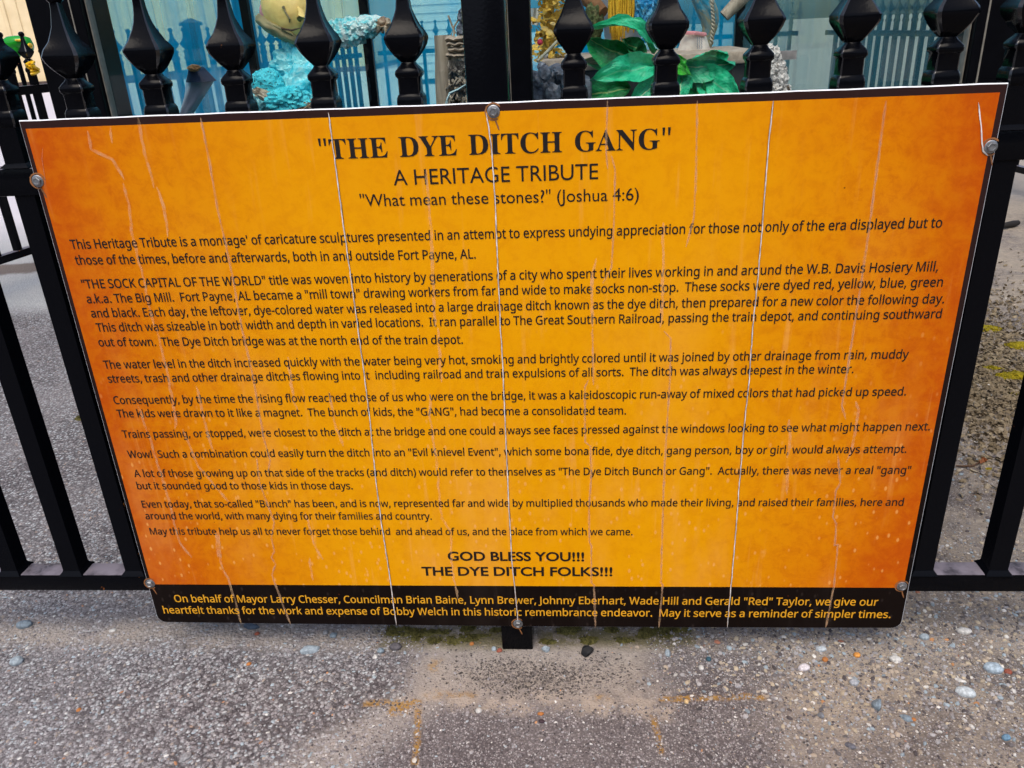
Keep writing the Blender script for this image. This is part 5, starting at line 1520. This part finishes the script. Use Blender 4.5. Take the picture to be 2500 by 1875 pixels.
# ------------------------------------------------------------------ loose stones and chips
def ico():
    t = (1 + 5 ** 0.5) / 2
    v = np.array([(-1, t, 0), (1, t, 0), (-1, -t, 0), (1, -t, 0), (0, -1, t), (0, 1, t), (0, -1, -t), (0, 1, -t), (t, 0, -1), (t, 0, 1), (-t, 0, -1), (-t, 0, 1)], float)
    v /= np.linalg.norm(v[0])
    f = np.array([(0, 11, 5), (0, 5, 1), (0, 1, 7), (0, 7, 10), (0, 10, 11), (1, 5, 9), (5, 11, 4), (11, 10, 2), (10, 7, 6), (7, 1, 8), (3, 9, 4), (3, 4, 2), (3, 2, 6), (3, 6, 8), (3, 8, 9), (4, 9, 5), (2, 4, 11), (6, 2, 10), (8, 6, 7), (9, 8, 1)])
    return v, f
IV, IF = ico()
def scatter(name, P, size, cols, seed, sink=0.35, flat=(0.5, 0.8), jit=0.22, smooth=False):
    """one mesh of many chips: P (n,2) centres, size (n,) radii, cols (n,3)"""
    r = np.random.default_rng(seed)
    n = len(P)
    sc = np.stack([size * r.uniform(0.8, 1.35, n), size * r.uniform(0.65, 1.0, n), size * r.uniform(flat[0], flat[1], n)], 1)
    V = np.repeat(IV[None], n, 0) * (1 + r.uniform(-jit, jit, (n, 12, 1)))
    a = r.uniform(0, 6.28, (n, 1)); b = r.uniform(-0.5, 0.5, (n, 1))
    V = V * sc[:, None, :]
    x, y, z = V[..., 0], V[..., 1], V[..., 2]
    y, z = y * np.cos(b) - z * np.sin(b), y * np.sin(b) + z * np.cos(b)
    x, y = x * np.cos(a) - y * np.sin(a), x * np.sin(a) + y * np.cos(a)
    V = np.stack([x + P[:, 0:1], y + P[:, 1:2], z + (sc[:, 2] * (1 - 2 * sink))[:, None]], 2).reshape(-1, 3)
    F = (IF[None] + (np.arange(n) * 12)[:, None, None]).reshape(-1, 3)
    me = bpy.data.meshes.new(name)
    me.vertices.add(len(V)); me.vertices.foreach_set('co', V.astype(np.float32).ravel())
    me.loops.add(F.size); me.loops.foreach_set('vertex_index', F.astype(np.int32).ravel())
    me.polygons.add(len(F)); me.polygons.foreach_set('loop_start', np.arange(0, F.size, 3, dtype=np.int32))
    try: me.polygons.foreach_set('loop_total', np.full(len(F), 3, np.int32))
    except Exception: pass
    me.polygons.foreach_set('use_smooth', np.full(len(F), smooth))
    me.update(calc_edges=True)
    at_ = me.color_attributes.new('chip_colour', 'FLOAT_COLOR', 'POINT')
    c4 = np.ones((n, 12, 4), np.float32); c4[..., :3] = cols[:, None, :]
    at_.data.foreach_set('color', c4.ravel())
    me.materials.append(GRAVEL)
    o = bpy.data.objects.new(name, me)
    C.objects.link(o)
    return o
def palette(n, pal, seed, tint=(1.0, 0.985, 0.96)):
    r = np.random.default_rng(seed)
    w = np.array([p[0] for p in pal], float); w /= w.sum()
    idx = r.choice(len(pal), n, p=w)
    c = np.array([[lin(q) for q in p[1]] for p in pal])[idx]
    return np.clip(c * r.uniform(0.75, 1.25, (n, 1)) * np.array(tint), 0, 1)
def cloud(n, x0, x1, y0, y1, seed, dens=None):
    r = np.random.default_rng(seed)
    P = np.stack([r.uniform(x0, x1, n), r.uniform(y0, y1, n)], 1)
    if dens is not None:
        P = P[r.uniform(0, 1, n) < dens(P[:, 0], P[:, 1])]
    return P
def clump(x, y, f=7.0, ph=0.0):
    return 0.5 + 0.25 * (np.sin(f * x + ph + 2 * np.sin(f * 0.6 * y)) + np.sin(f * 1.3 * y - ph + 1.7 * np.sin(f * 0.8 * x + 1)))
def sstep(a, b, x):
    t = np.clip((x - a) / (b - a), 0, 1); return t * t * (3 - 2 * t)
GREYS = [(3, (118, 115, 119)), (4, (136, 133, 137)), (3, (152, 151, 155)), (1.6, (90, 86, 90)), (0.7, (166, 170, 174)), (0.8, (146, 160, 170)), (0.12, (200, 200, 198)), (0.05, (170, 124, 92)), (0.6, (146, 136, 128))]
FINES = [(4, (112, 106, 110)), (3, (140, 134, 137)), (3, (72, 67, 70)), (1, (164, 162, 165)), (0.18, (206, 206, 206)), (0.3, (156, 166, 174)), (0.05, (180, 134, 96))]
GRAV = [(3, (126, 122, 122)), (3, (154, 152, 154)), (2.6, (100, 96, 98)), (1.1, (140, 154, 164)), (1.8, (160, 148, 134)), (0.6, (200, 198, 194)), (0.9, (78, 72, 74)), (0.07, (172, 126, 86)), (0.05, (146, 98, 80)), (1.2, (172, 160, 140))]
def chips(name, P, s0, s1, pal, seed, sink=0.4, power=2.0, **k):
    r = np.random.default_rng(seed + 50)
    n = len(P)
    size = s0 + (s1 - s0) * r.uniform(0, 1, n) ** power
    o = scatter(name, P, size, palette(n, pal, seed), seed, sink, **k)
    return o
foot_out = lambda x, y: 1 - ((x > -0.16) & (x < 0.21) & (y > -0.11) & (y < 0.05)) * 0.88
# asphalt chips on the left, sparser towards the middle
P = cloud(60000, -1.0, 0.05, -0.36, 0.62, 1, lambda x, y: (0.12 + 0.88 * sstep(-0.10, -0.30, x)) * (0.45 + 0.55 * clump(x, y, 6)) * (1 - 0.75 * np.exp(-((y - 0.045) / 0.03) ** 2) * (x < -0.25)) * foot_out(x, y))
o = chips('asphalt_chips', P, 0.0013, 0.0034, GREYS, 3, 0.60, 1.7, flat=(0.38, 0.62))
tag(o, 'grey crushed chips bound in the asphalt left of the sign', 'chips', kind='stuff')
P = cloud(26000, -2.7, -0.5, 0.6, 2.6, 2, lambda x, y: (x > -0.62 - 0.62 * y) * (0.35 + 0.5 * clump(x, y, 4, 1)) * (y < 1.9))
o = chips('asphalt_chips', P, 0.0018, 0.0055, GREYS, 5, 0.58, 2.0)
tag(o, 'grey crushed chips bound in the asphalt behind the left of the fence', 'chips', kind='stuff')
# fine grit in the middle
P = cloud(46000, -0.35, 0.72, -0.36, 0.08, 3, lambda x, y: sstep(-0.34, -0.12, x) * (1 - 0.5 * sstep(0.25, 0.5, x)) * (0.35 + 0.6 * clump(x, y, 9, 2)) * foot_out(x, y))
o = chips('fine_grit', P, 0.0008, 0.0022, FINES, 7, 0.45, 2.5)
tag(o, 'fine grit on the asphalt in front of the post', 'grit', kind='stuff')
# dark aggregate showing in the worn footing
P = cloud(9000, -0.15, 0.20, -0.105, 0.02, 8, lambda x, y: np.exp(-((x - 0.03) / 0.12) ** 2 - ((y + 0.055) / 0.032) ** 2) * 1.2 * (0.2 + 1.0 * np.clip(clump(x, y, 28, 3), 0, 1)))
o = chips('footing_aggregate', P, 0.0012, 0.0032, [(3, (84, 78, 76)), (2, (60, 55, 54)), (2, (110, 104, 102)), (1, (128, 120, 112))], 17, 0.72, 2.0)
tag(o, 'small dark stones showing in the worn cement footing', 'aggregate', kind='stuff')
# loose gravel on the right
P = cloud(74000, 0.16, 1.05, -0.36, 0.75, 4, lambda x, y: sstep(0.16, 0.42, x + 0.10 * clump(x, y, 5) - 0.10 * (y < -0.1)) * (0.10 + 0.9 * np.clip(clump(x, y, 6, 4) * 1.25 + 0.35 * np.exp(-((y - 0.0) / 0.09) ** 2) - 0.30 * (y < -0.12), 0, 1)) * foot_out(x, y))
o = chips('gravel', P, 0.0009, 0.0046, GRAV, 9, 0.42, 5.5, flat=(0.55, 0.85), jit=0.14)
tag(o, 'loose mixed gravel on the sandy ground right of the sign', 'gravel', kind='stuff')
P = cloud(15000, 0.55, 2.4, 0.5, 2.4, 6, lambda x, y: (x < 0.85 + 0.60 * y) * np.clip(clump(x, y, 4, 2) * 0.8, 0, 1) * sstep(2.2, 0.8, y))
o = chips('gravel', P, 0.0015, 0.0065, GRAV, 11, 0.4, 3.5, flat=(0.5, 0.8))
tag(o, 'scattered gravel and soil crumbs beyond the right of the fence', 'gravel', kind='stuff')
SOIL = [(3, (92, 80, 66)), (3, (124, 112, 95)), (2, (152, 140, 120)), (1, (66, 57, 48))]
P = cloud(9000, 0.62, 1.9, 0.35, 1.7, 12, lambda x, y: (x < 0.85 + 0.62 * y) * np.clip(np.exp(-((y - 0.95) / 0.42) ** 2) * (0.25 + clump(x, y, 8, 5)), 0, 1))
o = chips('soil_crumbs', P, 0.003, 0.012, SOIL, 13, 0.45, 3.0, flat=(0.25, 0.55), jit=0.4)
tag(o, 'dark soil crumbs and bark bits round the moss on the right', 'soil', kind='stuff')

STONEM = {}
def stone_mat(c):
    if c not in STONEM:
        g = G('stone')
        n = g.noise(160, 5, 0.7)
        b = rgb(*c)
        c2 = g.mix(n.ramp(0.3, 0.7), tuple(x * 0.6 for x in b[:3]) + (1,), tuple(min(1, x * 1.25) for x in b[:3]) + (1,))
        g.bump(n, 0.5, 0.002)
        STONEM[c] = g.fin(c2, 0.7, 0, 0.4)
    return STONEM[c]
def stone(u, v, px_, col, label, seed, shape=(1.0, 0.8, 0.6), ang=0.0, amp=0.22, name='stone', group=None):
    P = gat(u, v)
    dist = (P - CAM).length
    r = px_ * 0.5 * dist / FPX * 1.05
    bm = bmesh.new()
    bmesh.ops.create_icosphere(bm, subdivisions=3, radius=1)
    off = Vector((seed * 2.3, -seed * 1.1, seed * 0.7))
    rr = random.Random(seed)
    planes = [(Vector((rr.uniform(-1, 1), rr.uniform(-1, 1), rr.uniform(-0.6, 1))).normalized(), rr.uniform(0.45, 0.75) if amp > 0.27 else rr.uniform(0.6, 0.85)) for _ in range(11)] if amp > 0.15 else []
    for w in bm.verts:
        d = w.co.normalized()
        k_ = 1 + (amp * 0.7 + 0.06) * noise.noise(d * 1.5 + off) + (amp * 0.25 + 0.03) * noise.noise(d * 4 + off)
        for n_, h in planes:
            q_ = d.dot(n_)
            if q_ * k_ > h: k_ = h / q_
        w.co = d * k_
    mb = MB()
    mb.bm(bm, 0, Matrix.Rotation(ang, 4, 'Z') @ Matrix.Diagonal((shape[0] * r, shape[1] * r, shape[2] * r, 1)))
    o = mb.obj(name, stone_mat(col), None, 40 if amp > 0.15 else 180)
    o.location = (P.x, P.y, shape[2] * r * 0.42)
    tag(o, label, 'stone', group or 'loose stones on the ground')
B1, B2, GR, DG, WH, OR, RD, BK, TN = (120, 134, 144), (148, 160, 168), (140, 140, 142), (84, 80, 84), (192, 190, 186), (172, 110, 56), (136, 72, 54), (14, 15, 18), (190, 160, 120)
for i, a in enumerate([
    (61, 1528, 24, B1, 'small blue stone below the left bottom rail near the edge', (1.2, 0.8, 0.7), 0.2, 0.1),
    (41, 1618, 24, B2, 'pale blue round stone low at the left edge of the asphalt', (1.0, 0.9, 0.7), 0.4, 0.1),
    (275, 1540, 12, WH, 'tiny white pebble on the dusty strip left of the sign', (1.2, 0.8, 0.5), 0.3, 0.1),
    (759, 1589, 36, B2, 'flat blue grey chip with a crumbled end below the dedication', (1.2, 0.75, 0.5), 0.5, 0.22),
    (455, 1851, 25, GR, 'grey angular stone at the bottom edge left of centre', (0.8, 1.1, 0.6), -0.4, 0.22),
    (608, 1622, 11, OR, 'tiny rust orange pebble on bare asphalt left of centre', (1.0, 0.8, 0.6), 0.5, 0.1),
    (193, 1734, 10, OR, 'small brownish orange pebble alone at the lower left', (1.0, 0.8, 0.6), 0.8, 0.1),
    (814, 1553, 20, B1, 'blue pebble just under the lower left edge of the sign', (1.0, 0.8, 0.6), 0.1, 0.22),
    (795, 1546, 14, GR, 'small grey pebble touching a blue one under the sign', (0.8, 1.0, 0.7), 0.1, 0.1),
    (614, 1532, 30, (70, 84, 100), 'dark slate blue flat stone under the lower left of the sign', (1.3, 0.6, 0.5), 0.0, 0.22),
    (628, 1548, 11, RD, 'tiny rust red pebble beside the dark slate blue stone', (1.0, 0.8, 0.6), 0.2, 0.1),
    (1430, 1594, 38, BK, 'black glossy angular rock on the cement footing', (0.95, 0.95, 0.9), 0.5, 0.30),
    (1332, 1588, 20, B2, 'light blue stone on the footing between post and black rock', (1.0, 0.95, 0.9), 0.3, 0.22),
    (929, 1591, 19, B1, 'blue faceted pebble left of the footing under the moss', (1.0, 0.8, 0.8), 0.7, 0.22),
    (966, 1582, 24, DG, 'dark brown grey stone at the left end of the moss', (1.1, 0.8, 0.7), 0.2, 0.15),
    (916, 1606, 14, WH, 'pale pebble left of the footing below the blue one', (1.0, 0.8, 0.7), 0.9, 0.22),
    (1169, 1736, 16, WH, 'white pebble just below the lower edge of the footing', (1.0, 0.9, 0.8), 0.5, 0.22),
    (1320, 1744, 12, OR, 'bright orange pebble below the middle of the footing', (1.2, 0.7, 0.6), 0.1, 0.1),
    (1322, 1762, 12, (60, 44, 52), 'dark maroon pebble right below the bright orange one', (1.2, 0.8, 0.6), 0.0, 0.1),
    (1013, 1859, 14, (196, 190, 180), 'cream pebble at the foot of the left lichen line', (1.0, 0.9, 0.8), 0.5, 0.22),
    (1219, 1590, 14, RD, 'red brown pebble on the footing left of the post foot', (1.0, 0.8, 0.8), 0.2, 0.22),
    (1152, 1573, 11, OR, 'small orange pebble at the edge of the moss left of the post', (1.0, 0.8, 0.7), 0.2, 0.1),
    (1206, 1586, 13, B2, 'pale blue pebble touching the red brown one on the footing', (0.9, 0.9, 0.8), 0.2, 0.1),
    (2139, 1725, 30, B1, 'blocky blue grey stone standing in the lower right', (0.9, 0.9, 1.1), 0.4, 0.30),
    (2211, 1754, 26, B1, 'flat blue stone right of the blocky blue grey one', (1.1, 0.8, 0.55), -0.5, 0.30),
    (2230, 1758, 10, OR, 'small orange pebble touching the flat blue stone', (1.0, 0.8, 0.7), 0.2, 0.1),
    (2357, 1694, 29, (182, 190, 194), 'smooth pale oval pebble at the right of the gravel', (1.25, 0.8, 0.7), -0.3, 0.08),
    (2424, 1636, 29, (158, 174, 186), 'smooth light blue oval pebble near the right edge', (1.2, 0.8, 0.75), -0.2, 0.08),
    (2460, 1643, 15, RD, 'brick red pebble beside the light blue oval one', (1.0, 0.85, 0.8), 0.2, 0.1),
    (2003, 1748, 19, (126, 130, 136), 'grey upright splinter stone left of the blocky blue one', (0.7, 1.0, 0.8), 0.1, 0.30),
    (2076, 1823, 18, (92, 92, 100), 'dark grey oval stone near the bottom on the right', (1.2, 0.7, 0.6), -0.6, 0.1),
    (1962, 1633, 21, (206, 200, 204), 'off white lumpy pebble in the gravel under the sign corner', (1.2, 0.8, 0.7), 0.3, 0.15),
    (2005, 1587, 18, (176, 184, 190), 'pale grey pebble near the lower right edge of the sign', (1.2, 0.8, 0.7), 0.0, 0.12),
    (2084, 1669, 18, (160, 164, 170), 'speckled grey round pebble below the orange cluster', (1.0, 0.9, 0.8), 0.2, 0.08),
    (2184, 1611, 19, WH, 'white pebble in the gravel below the right sign corner', (1.2, 0.8, 0.7), 0.0, 0.12),
    (2092, 1601, 15, (206, 140, 64), 'light orange lumpy pebble in the gravel under the sign', (1.0, 0.8, 0.7), 0.4, 0.15),
    (2014, 1612, 13, OR, 'deep orange pebble in the gravel left of the light orange one', (1.0, 0.8, 0.8), 0.4, 0.1),
    (2353, 1543, 23, (196, 194, 190), 'white grey flat pebble below the right bottom rail', (1.25, 0.75, 0.55), 0.0, 0.12),
    (2256, 1558, 18, B2, 'pale blue grey pebble close to the sign corner under the rail', (1.1, 0.8, 0.8), 0.0, 0.12),
    (1630, 1597, 18, B2, 'light blue two lobed pebble right of the moss', (0.85, 1.1, 0.8), 0.2, 0.2),
    (1730, 1611, 12, (44, 78, 92), 'dark teal pebble right of the moss in the gravel', (0.9, 1.0, 0.8), 0.0, 0.1),
    (1803, 1676, 16, (170, 168, 172), 'grey angular chip above the right lichen line', (1.0, 0.8, 0.6), 0.0, 0.25),
    (1675, 1714, 14, (206, 176, 130), 'tan pointed pebble lying on the right lichen line', (0.8, 1.0, 0.8), 0.2, 0.22),
    (1712, 1632, 13, WH, 'small white pebble in the grit right of the footing', (0.9, 1.0, 0.8), 0.2, 0.1),
    (2456, 1803, 16, (100, 134, 158), 'steel blue pebble in the lower right corner', (1.1, 0.8, 0.8), 0.2, 0.1),
    (2344, 1662, 15, WH, 'thin flat white pebble on bare sand at the right', (1.4, 0.6, 0.35), -0.5, 0.08),
    ]):
    stone(a[0], a[1], a[2], a[3], a[4], i + 1, a[5], a[6], a[7], 'black_rock' if a[3] == BK else ('pebble' if a[2] < 21 else 'stone'))

# ------------------------------------------------------------------ moss, twig, stick
MOSS = m_mottle('green_moss', [rgb(48, 46, 26), rgb(84, 82, 46), rgb(120, 114, 64), rgb(66, 64, 36)], 160, 0.95, 1.0, 0.2)
MOSSY = m_mottle('yellow_moss', [rgb(74, 66, 14), rgb(124, 112, 18), rgb(164, 146, 28), rgb(92, 82, 16)], 120, 0.95, 1.0, 0.2)
def moss_patch(centres, seed, name, label, mat):
    mb = MB()
    rr = random.Random(seed)
    P0 = Vector((centres[0][0], centres[0][1], 0))
    for (x, y, w, d, h) in centres:
        n = int(260 * (w * d) / (0.03 * 0.03)) + 40
        for i in range(min(n, 1400)):
            a, q_ = rr.uniform(0, 6.283), rr.uniform(0, 1) ** 0.5
            px_, py = x + math.cos(a) * q_ * w, y + math.sin(a) * q_ * d
            k_ = noise.noise(Vector((px_ * 60, py * 60, seed)))
            if k_ < -0.12: continue
            z = h * (1 - q_ * q_) * (0.75 + 0.5 * k_)
            s = rr.uniform(0.0016, 0.0034)
            leaflet(mb, Vector((px_, py, max(0.0006, z))), s, rr, 0.6)
        bm = bmesh.new()
        bmesh.ops.create_icosphere(bm, subdivisions=3, radius=1)
        for v in bm.verts:
            v.co *= 1 + 0.25 * noise.noise(v.co * 3 + Vector((x * 9, y * 9, 0)))
        mb.bm(bm, 0, Matrix.Translation((x, y, -0.001)) @ Matrix.Diagonal((w * 0.86, d * 0.86, h * 0.9, 1)))
    o = unparented_coords(mb, P0).obj(name, mat, None, None, P0)
    return tag(o, label, 'moss', 'moss cushions on the ground')
def strip_moss(x0, x1, seed, n):
    rr = random.Random(seed)
    return [(rr.uniform(x0, x1), rr.uniform(0.022, 0.056), rr.uniform(0.012, 0.024), rr.uniform(0.006, 0.012), rr.uniform(0.002, 0.005)) for _ in range(n)]
moss_patch(strip_moss(-0.22, -0.04, 1, 13), 1, 'moss_patch', 'olive moss patch under the sign to the left of the post foot', MOSS)
moss_patch(strip_moss(0.04, 0.27, 2, 13), 2, 'moss_patch', 'olive moss patch under the sign to the right of the post foot', MOSS)
def gm(u, v, w, d, h):
    P = gat(u, v)
    return (P.x, P.y, w, d, h)
moss_patch([gm(2480, 922, 0.065, 0.034, 0.018)], 3, 'moss_cushion', 'bright yellow moss cushion at the right edge behind the fence', MOSSY)
moss_patch([gm(2492, 847, 0.055, 0.032, 0.016)], 4, 'moss_cushion', 'upper yellow moss cushion beyond the right picket', MOSSY)
moss_patch([gm(2424, 902, 0.034, 0.022, 0.011)], 5, 'moss_cushion', 'small yellow moss cushion touching the right picket', MOSSY)
moss_patch([gm(2414, 804, 0.042, 0.036, 0.012)], 6, 'moss_cushion', 'dark yellow green moss clump with grass beside the right picket', MOSSY)
moss_patch([gm(2480, 962, 0.024, 0.012, 0.007)], 7, 'moss_cushion', 'low moss tuft just below the bright yellow cushion', MOSSY)
moss_patch([gm(2415, 1145, 0.010, 0.007, 0.004)], 8, 'moss_cushion', 'tiny moss tuft by the twig on the right', MOSSY)
moss_patch([gm(196, 1024, 0.016, 0.010, 0.012)], 9, 'moss_cushion', 'lone olive moss tuft on the asphalt left of the sign', MOSS)

TW = m_mottle('brown_twig', [rgb(60, 44, 34), rgb(112, 84, 62)], 60, 0.85)
pts = [gat(*q_) + Vector((0, 0, 0.004)) for q_ in ((2333, 1141), (2352, 1142), (2375, 1141), (2390, 1132), (2404, 1122))]
mm = MB(); mm.tube(pts, [0.0016, 0.0022, 0.0024, 0.002, 0.0012], 6)
P0 = pts[2]
tw = thing('twig', 'thin brown twig with a rusty curled leaf beyond the right picket', 'twig', P0)
tpart(tw, mm, 'stem', TW, 60)
mm = MB()
lr = random.Random(2)
for k_ in range(3):
    leaflet(mm, gat(2402 - 5 * k_, 1128 + 3 * k_) + Vector((0, 0, 0.006)), 0.012 - 0.002 * k_, lr, 0.5)
tpart(tw, mm, 'dead_leaf', m_mottle('rust_leaf', [rgb(110, 60, 30), rgb(160, 100, 60)], 60, 0.8), 60)
A, B = gat(2438, 562) + Vector((0, 0, 0.014)), gat(2484, 552) + Vector((0, 0, 0.016))
mm = MB(); mm.tube([A, A.lerp(B, 0.3) + Vector((0, 0, 0.003)), A.lerp(B, 0.7), B], [0.006, 0.013, 0.016, 0.011], 8)
o = unparented_coords(mm, A).obj('dark_stick', plain('dark_wood', rgb(24, 20, 18), 0.8), None, 60, A)
tag(o, 'short black stick lying on the ground beyond the right picket', 'stick')
# leaf litter beyond the right picket
LIT = m_mottle('leaf_litter', [rgb(70, 60, 48), rgb(116, 102, 80), rgb(164, 150, 124)], 30, 0.85)
mm = MB()
lr = random.Random(12)
for i in range(4200):
    u, v = lr.gauss(2430, 60), lr.gauss(910, 105)
    P = gat(u, v)
    if P.x < 0.66 + 0.3 * (P.y - 0.2): continue
    leaflet(mm, P + Vector((0, 0, 0.003)), lr.uniform(0.003, 0.010), lr, 0.5)
o = mm.obj('leaf_litter', LIT)
tag(o, 'brown leaf litter round the moss beyond the right picket', 'litter', kind='stuff')
for o in scene.objects:
    if o.type == 'MESH' and not o.get('kind') and o.parent is None and not o.get('label'):
        print('UNLABELLED', o.name)
